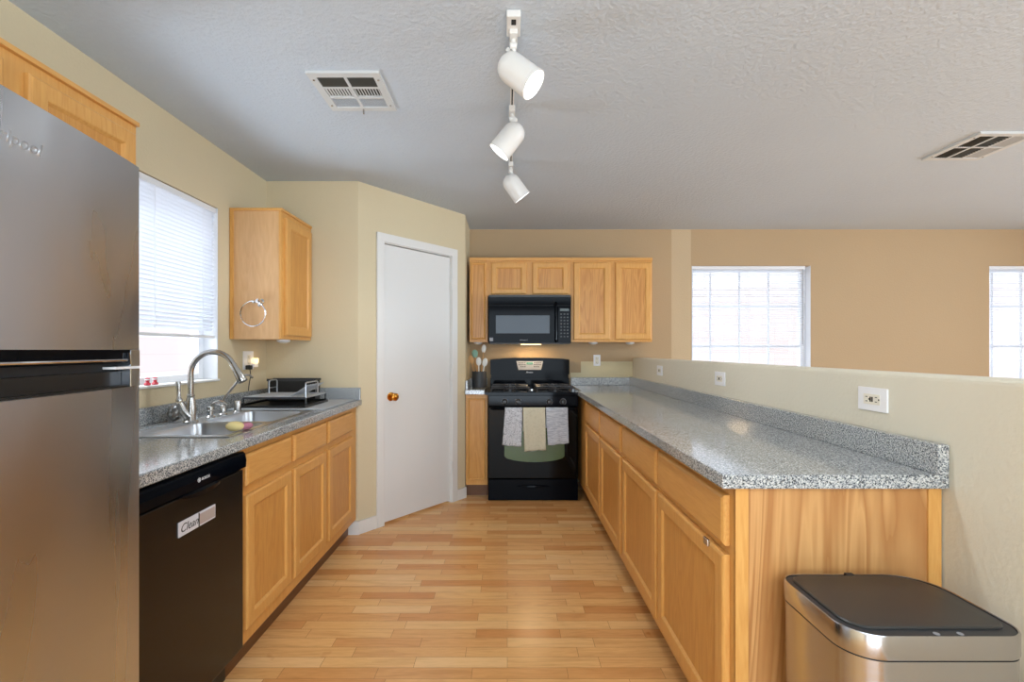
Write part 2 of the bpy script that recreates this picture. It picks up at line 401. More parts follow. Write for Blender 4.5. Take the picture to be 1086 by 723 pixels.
struct('wall_rear', B((XL, -1.2, -3.3, -3.2, 0, ZC), (2.4, 6.35, -3.3, -3.2, 0, ZC), (-1.2, 2.4, -3.3, -3.2, 2.2, ZC)), M['wall_far'])
bm = bmesh.new(); box(bm, XH, XH2, -1.2, YB, 0, ZH, .014, 3)
struct('wall_half', bm, M['wall_half'])
# exterior yard and walls seen through the windows
struct('ground_outside', B((-8, 12, -8, 12, -.2, -.12)), M['block'])
struct('wall_outside_left', B((-4.3, -4.1, -3, 8, -.12, 1.9)), M['block'])
struct('wall_outside_back', B((-1, 9, 7.4, 7.6, -.12, 2.3)), M['block'])
# baseboards
bm = B((-1.1, A.x+.01, YN-.014, YN, 0, .09))
struct('baseboard_nook', bm, M['base_white'])
bm = bmesh.new(); obox(bm, DM(), -.005, DU0-.06, -.014, 0, 0, .09, .003); obox(bm, DM(), DU1+.06, L+.004, -.014, 0, 0, .09, .003)
struct('baseboard_pantry', bm, M['base_white'])
struct('baseboard_half', B((XH-.014, XH, -1.2, 1.26, 0, .09)), M['base_white'])
# pantry door
d = sroot('door_1', DM() @ Vector((DU0, 0, 0)))
bm = bmesh.new(); obox(bm, DM(), DU0+.008, DU1-.008, .012, .05, .014, 2.008, .002); obj('door_slab', bm, M['white_paint'], d)
bm = bmesh.new()
for b in ((DU0-.058, DU0+.002, -.016, .0, 0, DZ+.06), (DU1-.002, DU1+.058, -.016, .0, 0, DZ+.06), (DU0-.058, DU1+.058, -.017, .0, DZ-.002, DZ+.06)): obox(bm, DM(), *b, .004)
for b in ((DU0, DU0+.006, 0, .1, 0, DZ), (DU1-.006, DU1, 0, .1, 0, DZ), (DU0, DU1, 0, .1, DZ-.006, DZ), (DU0, DU0+.02, .052, .065, 0, DZ), (DU1-.02, DU1, .052, .065, 0, DZ), (DU0, DU1, .052, .065, DZ-.02, DZ)): obox(bm, DM(), *b)
obj('door_casing', bm, M['base_white'], d)
p = DM() @ Vector((DU0+.075, .012, 1.25-(420.8-PY)*3.40/500)); bm = bmesh.new()
lathe(bm, [(.032, 0), (.03, .006), (.012, .010), (.011, .028), (.02, .034), (.028, .046), (.027, .058), (.015, .066), (0, .068)], p, n)
o = obj('door_knob', bm, M['brass'], d, smooth=True); o['label'] = 'polished brass round knob'
for z in (1.79, 1.05, .29):
    bm = bmesh.new(); obox(bm, DM(), DU1-.012, DU1+.002, -.02, .012, z-.045, z+.045, .002); obj('hinge', bm, M['fixture'], d)

# windows
def window(name, O, u, nn, W, H, muntx, munty):
    # O: lower corner on the room face, u along, nn towards the room
    d = sroot(name, O); Mx = frame(O, u, nn)
    bm = bmesh.new(); fw = .045
    def q(bm, a0, a1, b0, b1, c0, c1): 
        t = bmesh.new(); box(t, a0, a1, b0, b1, c0, c1, .003); merge(bm, t, Mx)
    q(bm, 0, fw, 0, H, -.13, -.08); q(bm, W-fw, W, 0, H, -.13, -.08); q(bm, fw, W-fw, 0, fw, -.13, -.08); q(bm, fw, W-fw, H-fw, H, -.13, -.08)
    for b in ((.0003, .004, .012, H), (W-.004, W-.0003, .012, H)): q(bm, *b, -.08, -.001)
    obj('window_frame', bm, M['vinyl'], d)
    bm = bmesh.new()
    for x in muntx: q(bm, x-.008, x+.008, fw, H-fw, -.122, -.105)
    for y in munty: q(bm, fw, W-fw, y-.008, y+.008, -.121, -.106)
    if muntx or munty: obj('muntin_grid', bm, M['vinyl'], d)
    else: bm.free()
    bm = bmesh.new(); box(bm, fw, W-fw, fw, H-fw, -.116, -.112); bmesh.ops.transform(bm, matrix=Mx, verts=bm.verts)
    obj('window_pane', bm, M['glass'], d)
    bm = bmesh.new(); q(bm, 0, W, .0005, .012, -.079, .012); obj('window_sill', bm, M['base_white'], d)
def blind(O, u, nn, W, H, drop, tilt, label, wand=None, cords=(.12, .5, .88)):
    d = thing('window_blind', label, 'window blind', O, 'white slatted window blinds'); Mx = frame(O, u, nn)
    def q(bm, a0, a1, b0, b1, c0, c1, bev=.002):
        t = bmesh.new(); box(t, a0, a1, b0, b1, c0, c1, bev); merge(bm, t, Mx)
    bm = bmesh.new(); q(bm, .006, W-.006, H-.032, H-.002, -.042, -.008); obj('headrail', bm, M['vinyl'], d)
    bm = bmesh.new(); nsl = int((drop-.05)/.0208)
    for i in range(nsl):
        y = H-.042-i*.0208; a = math.radians(tilt); hx = .0125
        pts = []
        for s in (-1, 0, 1):
            pts.append((s*hx*math.cos(a), s*hx*math.sin(a)+(.0018 if s == 0 else 0)))
        vs = [[bm.verts.new(Mx @ Vector((x, y+py, -.025+pz))) for pz, py in pts] for x in (.008, W-.008)]
        for j in (0, 1): bm.faces.new((vs[0][j], vs[0][j+1], vs[1][j+1], vs[1][j]))
    o = obj('blind_slats', bm, M['slat'], d)
    sm = o.modifiers.new('thick', 'SOLIDIFY'); sm.thickness = .0007
    bm = bmesh.new(); y = H-drop; q(bm, .008, W-.008, y, y+.016, -.038, -.012, .003); obj('bottom_rail', bm, M['vinyl'], d)
    for c_ in cords:
        bm = bmesh.new()
        for z_ in (-.0385, -.0115): q(bm, W*c_-.0012, W*c_+.0012, y+.014, H-.03, z_-.0005, z_+.0005, 0)
        obj('ladder_cord', bm, M['vinyl'], d)
    if wand:
        bm = bmesh.new(); q(bm, wand-.003, wand+.003, H-.75, H-.03, -.007, -.001, .002); obj('tilt_wand', bm, M['grey_mark'], d)
def back_munt(px): return (px-PX)*YB/500-W1[0]+.0
Wb = W1[1]-W1[0]; Hb = BZ1-BZ0
mz = [1.25-(yy-PY)*4.6/500-BZ0 for yy in (324.9, 367)]
window('window_1', (W1[0], YB, BZ0), (1, 0, 0), (0, -1, 0), Wb, Hb, [back_munt(x)+.02 for x in (756.4, 788, 819.5)], mz+[.35])
blind((W1[0], YB, BZ0), (1, 0, 0), (0, -1, 0), Wb-.04, Hb, Hb-.02, 8, 'fully lowered white blind in the wide window right of the oak wall cabinets', Wb-.075)
window('window_2', (W2[0], YB, BZ0), (1, 0, 0), (0, -1, 0), Wb, Hb, [.14, .42, .7, .98], mz+[.35])
blind((W2[0], YB, BZ0), (1, 0, 0), (0, -1, 0), Wb, Hb, Hb-.02, 8, 'white blind in the window cut off by the right edge of the photo')
Wl = WY1-WY0; Hl = WZ1-WZ0
window('window_3', (XL, WY0, WZ0), (0, 1, 0), (1, 0, 0), Wl, Hl, [], [])
blind((XL, WY0, WZ0), (0, 1, 0), (1, 0, 0), Wl, Hl, WZ1-1.315, 38, 'partly raised white blind over the sink beside the refrigerator')

# ---------------------------------------------------------------- cabinets
def front_bm(Mx, w_, h_, t, rs):
    bm = bmesh.new()
    R = [[Mx @ Vector(p) for p in ((m_, m_, z), (w_-m_, m_, z), (w_-m_, h_-m_, z), (m_, h_-m_, z))] for m_, z in rs]
    rings(bm, R); return bm
def cab_door(parent, Mx, w_, h_, name='door', m_=.048, mt=None):
    fr_ = M['oak_v']
    bm = front_bm(Mx, w_, h_, .02, [(0, 0), (0, .014), (.003, .018), (.008, .02), (m_, .02), (m_+.004, .0185), (m_+.012, .0105)])
    o = obj(name, bm, fr_, parent)
    bm = bmesh.new(); k_ = m_+.0118
    box(bm, k_, w_-k_, k_, h_-k_, .004, .0108); bmesh.ops.transform(bm, matrix=Mx, verts=bm.verts)
    obj('door_panel', bm, mt or M['oak_v2'], o)
    return o
def drawer(parent, Mx, w_, h_, mt):
    return obj('drawer_front', front_bm(Mx, w_, h_, .02, [(0, 0), (0, .011), (.003, .016), (.011, .02)]), mt, parent)

# peninsula run: faces -X
def pen(label, y0, y1, doors, end=False, body1=None):
    d = thing('base_cabinet', label, 'cabinet', (.9, (y0+y1)/2, 0), 'oak base cabinets')
    yb = body1 or y1
    bm = B((.625, .643, y0, yb, .105, .874), (.643, XH-.012, y0+(.006 if end else 0), yb, .105, .874)); obj('cabinet_body', bm, M['oak_v'], d)
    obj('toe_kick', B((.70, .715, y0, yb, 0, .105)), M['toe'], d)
    for a, b in doors:
        Mx = frame((.625, b, .15), (0, -1, 0), (-1, 0, 0)); o = cab_door(d, Mx, b-a, .525)
        if end and a < 1.4:
            bm = B((.598, .606, a+.085, a+.115, .662, .682), bev=.002); q = obj('latch', bm, M['nickel'], o); q['label'] = 'small silver latch on the door top'
        drawer(d, frame((.625, b, .70), (0, -1, 0), (-1, 0, 0)), b-a, .142, M['oak_y'])
    if end:
        obj('end_panel', B((.66, 1.15, y0-.004, y0+.006, .0, .874)), M['veneer'], d)
        obj('corner_stile', B((.625, .66, y0-.006, y0+.004, 0, .874), bev=.001), M['oak_v'], d)
        obj('wall_stile', B((1.15, XH-.004, y0-.009, y0+.006, 0, .874), bev=.001), M['oak_v'], d)
    return d
pen('oak base cabinet at the open near end of the peninsula', 1.296, 2.505, [(1.325, 1.905), (1.93, 2.495)], True)
pen('oak base cabinet at the far end of the peninsula, next to the black range', 2.507, 3.72, [(2.54, 3.085), (3.112, 3.68)], False, YB-.02)
def lft(label, y0, y1, doors):
    d = thing('base_cabinet', label, 'cabinet', (-1.3, (y0+y1)/2, 0), 'oak base cabinets')
    # body kept as an open box so the sink bowls hang inside
    bm = B((-1.043, -1.025, y0, y1, .105, .874), (XL+.005, -1.043, y0, y0+.016, .105, .874), (XL+.005, -1.043, y1-.016, y1, .105, .874), (XL+.005, -1.043, y0+.016, y1-.016, .105, .12))
    obj('cabinet_body', bm, M['oak_v'], d)
    obj('toe_kick', B((-1.09, -1.075, y0, y1, 0, .105)), M['toe'], d)
    for a, b in doors:
        cab_door(d, frame((-1.025, a, .165), (0, 1, 0), (1, 0, 0)), b-a, .52)
        drawer(d, frame((-1.025, a, .722), (0, 1, 0), (1, 0, 0)), b-a, .124, M['oak_y'])
    return d
lft('oak sink base cabinet between the dishwasher and the corner cabinet', 1.795, 2.648, [(1.825, 2.205), (2.236, 2.63)])
lft('single-door oak base cabinet under the dish rack, against the cream wall', 2.65, 3.192, [(2.668, 3.08)])
d = thing('base_cabinet', 'narrow oak base cabinet squeezed between the pantry wall and the range', 'cabinet', (-.26, 4.2, 0), 'oak base cabinets')
obj('cabinet_body', B((-.352, -.168, 4.005, YB-.01, .105, .874)), M['oak_v'], d)
obj('toe_kick', B((-.352, -.168, 4.06, 4.075, 0, .105)), M['toe'], d)
cab_door(d, frame((-.335, 4.005, .15), (1, 0, 0), (0, -1, 0)), .15, .69, m_=.004)

# wall cabinets
YF = 4.15
def X_(px, Y): return (px-PX)*Y/500
def Z_(py, Y): return EYE-(py-PY)*Y/500
zt, zb = Z_(276, YF), Z_(362.5, YF)
M['oak_v3'] = wood('honey_oak_cathedral', lin(218, 162, 92), lin(180, 116, 54), 'z', cathedral=.9, seed=8, scale=.8)
def upper(label, x0, x1, z0, z1, doors, m_=.045):
    d = thing('wall_cabinet', label, 'cabinet', ((x0+x1)/2, YF+.15, z0), 'oak wall cabinets')
    obj('cabinet_body', B((x0, x1, YF, YB-.003, z0, z1)), M['oak_v'], d)
    for a, b, c0, c1 in doors:
        cab_door(d, frame((a, YF, c0), (1, 0, 0), (0, -1, 0)), b-a, c1-c0, m_=m_, mt=M['oak_v3'])
    obj('top_moulding', B((x0, x1, YF-.014, YF+.02, z1-.006, z1+.022), bev=.002), M['oak_x'], d)
    return d
xa, xb, xc, xd = X_(497.6, YF), X_(517.2, YF), X_(605.6, YF), X_(691.6, YF)
dt, db = Z_(278.3, YF-.02), Z_(360.1, YF-.02)
upper('narrow oak filler wall cabinet left of the microwave', xa+.003, xb, zb, zt, [(X_(499.3, YF), X_(515.2, YF), db, dt)], m_=.006)
upper('short two-door oak wall cabinet above the microwave', xb+.001, xc, Z_(313.8, YF), zt, [(X_(521.2, YF), X_(558.4, YF), Z_(312.6, YF-.02)+.008, dt), (X_(564.5, YF), X_(602.4, YF), Z_(312.6, YF-.02)+.008, dt)], m_=.04)
upper('tall two-door oak wall cabinet right of the microwave', xc+.001, xd, zb, zt, [(X_(608.2, YF), X_(646.9, YF), db, dt), (X_(652.3, YF), X_(690.3, YF), db, dt)])
# left wall cabinets
d = thing('wall_cabinet', 'oak wall cabinet beside the window, with a towel ring on its side', 'cabinet', (-1.49, 2.98, 1.314), 'oak wall cabinets')
obj('cabinet_body', B((XL+.003, -1.345, 2.778, YN-.006, 1.314, 2.07)), M['oak_pale'], d)
obj('face_frame', B((-1.3449, -1.33, 2.774, YN-.006, 1.314, 2.07), bev=.001), M['oak_v'], d)
obj('wall_stile', B((XL+.003, XL+.024, 2.770, 2.777, 1.314, 2.07)), M['oak_v'], d)
obj('top_moulding', B((XL+.003, -1.322, 2.768, YN-.006, 2.0701, 2.085), bev=.002), M['oak_y'], d)
cab_door(d, frame((-1.33, 2.805, 1.335), (0, 1, 0), (1, 0, 0)), .36, .70)
d = thing('wall_cabinet', 'two-door oak wall cabinet high above the refrigerator', 'cabinet', (-1.48, 1.25, 1.75), 'oak wall cabinets')
obj('cabinet_body', B((XL+.003, -1.335, .80, 1.695, 1.73, 2.05)), M['oak_v'], d)
cab_door(d, frame((-1.335, .83, 1.745), (0, 1, 0), (1, 0, 0)), .405, .27)
cab_door(d, frame((-1.335, 1.30, 1.745), (0, 1, 0), (1, 0, 0)), .375, .27)
obj('top_moulding', B((XL+.003, -1.322, .79, 1.697, 2.0501, 2.066), bev=.002), M['oak_y'], d)

# ---------------------------------------------------------------- worktops
CT, CB = .914, .876
def counter(name, label, bm, sbm):
    d = thing(name, label, 'worktop', (0, 0, 0)); o = obj('worktop_slab', bm, M['granite'], d); obj('backsplash', sbm, M['granite'], d); return d
bm = B((.578, XH-.001, 1.267, 3.855, CB, CT), bev=.004); box(bm, .614, XH-.001, 3.855, YB-.001, CB, CT)
sb = B((XH-.032, XH-.001, 1.267, YB-.002, CT, .995), (.602, XH-.032, YB-.024, YB-.001, CT, .990), bev=.003)
d = counter('countertop', 'long grey speckled countertop of the peninsula with raised backsplash', bm, sb)
d.location = (.88, 2.8, CB)
for ch in d.children: ch.data.transform(Matrix.Translation((-.88, -2.8, -CB)))
SX0, SX1, SY0, SY1 = -1.485, -1.075, 1.82, 2.585
bm = bmesh.new(); rings(bm, [[Vector((x, y, z)) for x, z in ((SX1, CB), (-.991, CB), (-.987, CB+.004), (-.987, CT-.004), (-.991, CT), (SX1, CT))] for y in (1.215, YN-.003)])
for b in ((XL+.001, SX0, 1.215, YN-.003, CB, CT), (SX0, SX1, 1.215, SY0, CB, CT), (SX0, SX1, SY1, YN-.003, CB, CT)): box(bm, *b)
sb = B((XL+.001, XL+.021, 1.215, YN-.003, CT, .992), (XL+.021, -.992, YN-.023, YN-.003, CT, .995), bev=.003)
d = counter('countertop', 'grey speckled countertop holding the steel sink and dish rack', bm, sb)
bm = B((-.354, -.19, 3.955, YB-.003, CB, CT), bev=.003); sb = B((-.354, -.19, YB-.022, YB-.003, CT, .99), (-.354, -.336, 4.0, YB-.022, CT, .99), bev=.002)
d = counter('countertop', 'small grey speckled countertop left of the range under the utensil crock', bm, sb)

# ---------------------------------------------------------------- sink
d = thing('kitchen_sink', 'stainless double-bowl drop-in sink set below the window', 'sink', (-1.28, 2.2, CT))
def bowl(x0, x1, y0, y1):
    bm = bmesh.new()
    def rr(x0, x1, y0, y1, r, z):
        P = []
        for cx, cy, a0 in ((x1-r, y1-r, 0), (x0+r, y1-r, 90), (x0+r, y0+r, 180), (x1-r, y0+r, 270)):
            for i in range(6): a = math.radians(a0+i*18); P.append(Vector((cx+r*math.cos(a), cy+r*math.sin(a), z)))
        return P
    e = .012
    rings(bm, [rr(x0-e, x1+e, y0-e, y1+e, .06, CT+.0035), rr(x0, x1, y0, y1, .05, CT+.001), rr(x0+.004, x1-.004, y0+.004, y1-.004, .05, CT-.02), rr(x0+.012, x1-.012, y0+.012, y1-.012, .05, CT-.14),
               rr(x0+.03, x1-.03, y0+.03, y1-.03, .045, CT-.165), rr(x0+.12, x1-.12, y0+.12, y1-.12, .03, CT-.17)], cap0=False)
    return bm
rimz = (CT, CT+.004)
BX0, BX1 = -1.42, -1.095
obj('rim', B((SX0-.015, BX0, SY0-.015, SY1+.015, *rimz), (BX1, SX1+.012, SY0-.015, SY1+.015, *rimz), (BX0, BX1, SY0-.015, SY0+.02, *rimz), (BX0, BX1, SY1-.02, SY1+.015, *rimz), (BX0, BX1, 2.15, 2.19, *rimz)), M['steel_sink'], d)
for y0, y1 in ((SY0+.02, 2.15), (2.19, SY1-.02)):
    o = obj('bowl', bowl(BX0, BX1, y0, y1), M['steel_sink'], d, smooth=True)
    bm = bmesh.new(); lathe(bm, [(.04, 0), (.04, .003), (.03, .003), (.028, .001), (0, .001)], ((BX0+BX1)/2, (y0+y1)/2, CT-.1695)); obj('drain', bm, M['chrome'], o, smooth=True)

# faucet
fx, fy = -1.447, 2.155; zr = CT+.004
d = thing('kitchen_faucet', 'tall brushed nickel gooseneck pull-down faucet behind the sink', 'faucet', (fx, fy, zr))
bm = bmesh.new(); lathe(bm, [(.031, 0), (.031, .006), (.026, .012), (.024, .06), (.019, .10), (.0165, .115)], (fx, fy, zr)); obj('base', bm, M['nickel'], d, smooth=True)
R = .102; cx, cz = fx+R, 1.139
pts = [(fx, fy, zr+.10+(cz-zr-.10)*i/8) for i in range(8)]
for i in range(0, 17):
    a = PI-i*PI*.86/16; pts.append((cx+R*math.cos(a), fy+.0, cz+R*math.sin(a)))
bm = bmesh.new(); tube(bm, pts, .0125, 14); obj('spout', bm, M['nickel'], d, smooth=True)
e = Vector(pts[-1]); dr = (Vector(pts[-1])-Vector(pts[-2])).normalized()
bm = bmesh.new(); lathe(bm, [(.0135, -.004), (.0145, .0), (.015, .02), (.020, .06), (.0225, .085), (.021, .089), (.017, .09)], e, dr); o = obj('spray_head', bm, M['nickel'], d, smooth=True)
bm = bmesh.new(); lathe(bm, [(.014, .0), (.0158, .006), (.0155, .012), (.013, .014)], (fx, fy, zr+.115), (0, 0, 1)); obj('collar', bm, M['nickel'], d, smooth=True)
bm = bmesh.new(); tube(bm, [(fx, fy-.008, zr+.03), (fx-.02, fy-.02, zr+.06), (fx-.03, fy-.03, zr+.095)], [.022, .019, .0165], 14)
o = obj('handle_body', bm, M['nickel'], d, smooth=True)
bm = bmesh.new(); lathe(bm, [(.0135, 0), (.014, .008), (.0095, .016), (.0085, .05), (.0115, .085), (.010, .09), (0, .091)], (fx-.031, fy-.031, zr+.10), (-.05, -.02, 1)); obj('lever', bm, M['nickel'], o, smooth=True)
# soap dispenser
sx, sy = -1.447, 2.30
d = thing('soap_dispenser', 'brushed nickel soap pump with a curved nozzle just right of the faucet', 'dispenser', (sx, sy, zr))
bm = bmesh.new(); lathe(bm, [(.022, 0), (.022, .006), (.013, .014), (.012, .035), (.016, .04), (.015, .055), (.008, .058)], (sx, sy, zr)); obj('pump_body', bm, M['nickel'], d, smooth=True)
bm = bmesh.new(); tube(bm, [(sx, sy, zr+.05), (sx+.012, sy, zr+.07), (sx+.035, sy+.005, zr+.082), (sx+.06, sy+.008, zr+.076), (sx+.072, sy+.01, zr+.062)], .0065, 10); obj('nozzle', bm, M['nickel'], d, smooth=True)
# filtered water tap
tx, ty = -1.447, 2.40
d = thing('filter_tap', 'slim nickel drinking water tap with a slanted spout', 'tap', (tx, ty, zr))
bm = bmesh.new(); lathe(bm, [(.02, 0), (.02, .006), (.014, .012), (.014, .042), (.009, .05), (.006, .055)], (tx, ty, zr)); obj('base', bm, M['nickel'], d, smooth=True)
bm = bmesh.new(); tube(bm, [(tx, ty, zr+.05), (tx+.002, ty, zr+.075), (tx+.02, ty, zr+.105), (tx+.085, ty, zr+.185), (tx+.11, ty, zr+.205), (tx+.135, ty, zr+.205), (tx+.15, ty, zr+.19)], .006, 10); obj('spout', bm, M['nickel'], d, smooth=True)
bm = bmesh.new(); tube(bm, [(tx, ty, zr+.045), (tx-.02, ty-.01, zr+.06), (tx-.04, ty-.015, zr+.063)], .005, 8); obj('lever', bm, M['nickel'], d, smooth=True)
bm = bmesh.new(); lathe(bm, [(.021, 0), (.021, .004), (.0175, .008), (.0175, .058), (.0165, .06), (0, .061)], (-1.447, 2.53, zr)); single('air_gap_cap', bm, M['nickel'], 'short nickel cylinder cap beside the dish rack', 'air gap', smooth=True)
# steel scrubber leaning at the splash
bm = bmesh.new(); bmesh.ops.create_icosphere(bm, subdivisions=3, radius=.043)
for v in bm.verts: v.co = v.co*random.uniform(.88, 1.08)
bmesh.ops.scale(bm, vec=(.5, 1, 1), verts=bm.verts); bmesh.ops.translate(bm, vec=(-1.56, 2.215, CT+.043), verts=bm.verts)
single('scouring_pad', bm, steel('scrubber', (.25, .25, .24, 1), .4, 'n', 0, False), 'round grey scouring pad standing against the backsplash behind the faucet', 'scouring pad')
# sponge on the sink rim
d = thing('dish_sponge', 'yellow and pink dish sponge on the front rim of the sink', 'sponge', (-1.085, 1.93, CT+.004))
bm = bmesh.new(); bmesh.ops.create_uvsphere(bm, u_segments=20, v_segments=12, radius=1); bmesh.ops.scale(bm, vec=(.036, .028, .020), verts=bm.verts); bmesh.ops.translate(bm, vec=(-1.115, 1.93, CT+.024), verts=bm.verts)
obj('sponge_pad', bm, M['foam_yellow'], d, smooth=True)
bm = bmesh.new(); bmesh.ops.create_uvsphere(bm, u_segments=20, v_segments=12, radius=1); bmesh.ops.scale(bm, vec=(.022, .034, .015), verts=bm.verts); bmesh.ops.translate(bm, vec=(-1.088, 1.965, CT+.02), verts=bm.verts)
o = obj('scrub_side', bm, M['foam_pink'], d, smooth=True); o['label'] = 'pink side of the sponge'
# small wire basket in the near bowl
bm = bmesh.new()
for i in range(6): tube(bm, [(-1.20+i*.016, 1.95, CT-.03), (-1.20+i*.016, 1.95, CT-.055), (-1.20+i*.016, 2.02, CT-.055), (-1.20+i*.016, 2.02, CT-.03)], .0013, 6)
for p in (((-1.205, 1.95), (-1.115, 1.95)), ((-1.205, 2.02), (-1.115, 2.02))): tube(bm, [(p[0][0], p[0][1], CT-.03), (-1.11, p[1][1], CT-.03), (-1.10, p[1][1], CT-.006)], .0016, 6)
single('sink_basket', bm, M['chrome'], 'small wire basket hooked inside the near sink bowl', 'basket')

# drying mat + dish rack
bm = B((-1.56, -1.02, 2.625, 3.14, CT+.0005, CT+.008), bev=.003); single('drying_mat', bm, M['mat_grey'], 'light grey drying mat under the dish rack', 'mat')
zm = CT+.008
bm = bmesh.new(); box(bm, -1.53, -1.14, 2.66, 3.0, zm, zm+.006, .002)
for b in ((-1.53, -1.522, 2.66, 3.0, zm+.006, zm+.018), (-1.148, -1.14, 2.66, 3.0, zm+.006, zm+.013), (-1.522, -1.148, 2.66, 2.668, zm+.006, zm+.013), (-1.522, -1.148, 2.992, 3.0, zm+.006, zm+.018)): box(bm, *b, .002)
single('drip_tray', bm, M['black_satin'], 'black drip tray lying under the wire dish rack', 'tray')
zt_ = zm+.0062
d = thing('dish_rack', 'two-loop grey wire dish rack with plate tines, on the drying mat', 'dish rack', (-1.33, 2.84, zt_))
rx0, rx1, ry0, ry1, rz = -1.505, -1.15, 2.69, 2.98, zt_+.05
bm = bmesh.new(); tube(bm, [(rx0, ry0, rz), (rx1, ry0, rz), (rx1, ry1, rz), (rx0, ry1, rz)], .0045, 8, True)
for i in range(1, 16): x = rx0+(rx1-rx0)*i/16; tube(bm, [(x, ry0, rz), (x, ry1, rz)], .0022, 6)
for i in range(1, 5): y = ry0+(ry1-ry0)*i/5; tube(bm, [(rx0, y, rz-.002), (rx1, y, rz-.002)], .0025, 6)
obj('wire_shelf', bm, M['rack_wire'], d, smooth=True)
obj('shelf_panel', B((rx0+.01, -1.24, ry0+.01, ry1-.01, rz+.003, rz+.006)), M['mat_grey'], d)
obj('front_rim', B((rx0, rx1, ry0-.006, ry0-.001, rz-.008, rz+.003), bev=.001), M['dark_grey'], d)
for x, y0_, y1_, zl in ((rx1, ry0, ry0+.17, zt_+.006), (rx0+.05, ry1-.10, ry1, rz-.004)):
    bm = bmesh.new(); T = rz+.085
    tube(bm, [(x, y0_, zl), (x, y0_, T-.015), (x, y0_+.004, T-.004), (x, y0_+.016, T), (x, y1_-.016, T), (x, y1_-.004, T-.004), (x, y1_, T-.015), (x, y1_, rz-.004)], .004, 8)
    tube(bm, [(x, y0_, rz+.04), (x, y1_, rz+.04)], .0025, 6); obj('end_loop', bm, M['rack_wire'], d, smooth=True)
for x in (rx0, rx1):
    for y in (ry0, ry1): bm = bmesh.new(); cyl(bm, (x, y, rz), (x, y, zt_+.01), .004, 8); cyl(bm, (x, y, zt_), (x, y, zt_+.018), .007, 10); obj('foot', bm, M['black_matt'], d, smooth=True)
for i in range(12):
    y = ry0+.02+i*.021; bm = bmesh.new(); tube(bm, [(rx1-.11, y, rz), (rx1-.05, y+.005, rz+.035), (rx1+.0, y+.012, rz+.07)], .0022, 6); obj('plate_tine', bm, M['rack_wire'], d, smooth=True)
d = thing('cutlery_caddy', 'black open box standing behind the dish rack', 'caddy', (-1.385, 3.07, CT+.008))
zc = CT+.008
bm = B((-1.54, -1.235, 3.03, 3.036, zc, zc+.14), (-1.54, -1.235, 3.104, 3.11, zc, zc+.14), (-1.54, -1.534, 3.036, 3.104, zc, zc+.14), (-1.241, -1.235, 3.036, 3.104, zc, zc+.14), (-1.534, -1.241, 3.036, 3.104, zc, zc+.006))
obj('box_shell', bm, M['black_satin'], d)
obj('box_rim', B((-1.545, -1.23, 3.026, 3.03, zc+.128, zc+.143), (-1.545, -1.23, 3.11, 3.114, zc+.128, zc+.143), bev=.001), M['dark_grey'], d)

# window sill trinkets
for i, (y, lb) in enumerate(((2.168, 'red and white trinket on the window sill, nearer the refrigerator'), (2.215, 'red and white trinket on the window sill, nearer the faucet'))):
    d = thing('sill_trinket', lb, 'figurine', (-1.655, y, WZ0+.0125), 'trinkets on the sill'); z = WZ0+.0125
    bm = bmesh.new(); lathe(bm, [(.012, 0), (.014, .006), (.006, .016), (.011, .024), (.010, .032), (0, .036)], (-1.655, y, z), seg=14); obj('figure', bm, M['red'], d, smooth=True)
    bm = bmesh.new(); lathe(bm, [(.0105, .0), (.0125, .003), (.0105, .006)], (-1.655, y, z+.023), seg=14); obj('white_band', bm, M['plastic'], d, smooth=True)

# ---------------------------------------------------------------- dishwasher
d = thing('dishwasher', 'black built-in dishwasher between the refrigerator and the oak sink cabinet', 'dishwasher', (-1.3, 1.5, 0))
y0, y1 = 1.217, 1.788
obj('tub', B((XL+.03, -1.03, y0, y1, .1, .87)), M['black_matt'], d)
obj('door_panel', B((-1.03, -1.0, y0+.003, y1-.003, .125, .798), bev=.004), M['dw_black'], d)
bm = bmesh.new(); P = []
prof = [(-1.03, .802), (-1.0, .802), (-.99, .808), (-.988, .835), (-.993, .858), (-1.0, .866), (-1.03, .866)]
rings(bm, [[Vector((x, y, z)) for x, z in prof] for y in (y0+.002, y1-.002)]); cp = obj('control_panel', bm, M['black_gloss'], d)
bm = bmesh.new(); R = []
for i in range(13):
    t_ = i/12; y = 1.435+.2*t_; s_ = math.sin(PI*t_)**.6 if 0 < t_ < 1 else 0
    R.append([Vector((x, y, z)) for x, z in ((-1.0, .803), (-.988, .806), (-.988+.008*s_, .803-.004*s_), (-.990+.006*s_, .800-.018*s_), (-1.0, .799-.02*s_))])
rings(bm, R); obj('handle', bm, M['black_gloss'], cp, smooth=True)
obj('kick_plate', B((-1.09, -1.07, y0, y1, 0, .10)), M['black_satin'], d)
ty_ = frame((-.9878, 1.545, .833), (0, 1, 0), (1, 0, 0))
o = obj('brand_lettering', text_bm('BOSCH', .0125, .0004, Mx=ty_), M['white_mark'], cp)
bm = bmesh.new(); tube(bm, [(-.9876, 1.512+.0065*math.cos(a*PI/8), .833+.0065*math.sin(a*PI/8)) for a in range(16)], .0009, 5, True); box(bm, -.988, -.9872, 1.5105, 1.5135, .829, .837); obj('brand_emblem', bm, M['white_mark'], cp)
# magnet on the dishwasher
d = thing('dishwasher_magnet', 'white slide magnet reading Clean on the dishwasher door', 'magnet', (-.9985, 1.52, .68))
obj('magnet_plate', B((-.9999, -.996, 1.43, 1.61, .679, .725), bev=.002), M['label_white'], d)
obj('slider', B((-.9962, -.9945, 1.524, 1.604, .685, .719), bev=.001), M['label_tan'], d)
obj('clean_lettering', text_bm('Clean', .036, .0003, .35, frame((-.9957, 1.477, .702), (0, 1, 0), (1, 0, 0))), M['ink'], d)
obj('divider', B((-.9962, -.9943, 1.521, 1.524, .68, .724)), M['slot'], d)

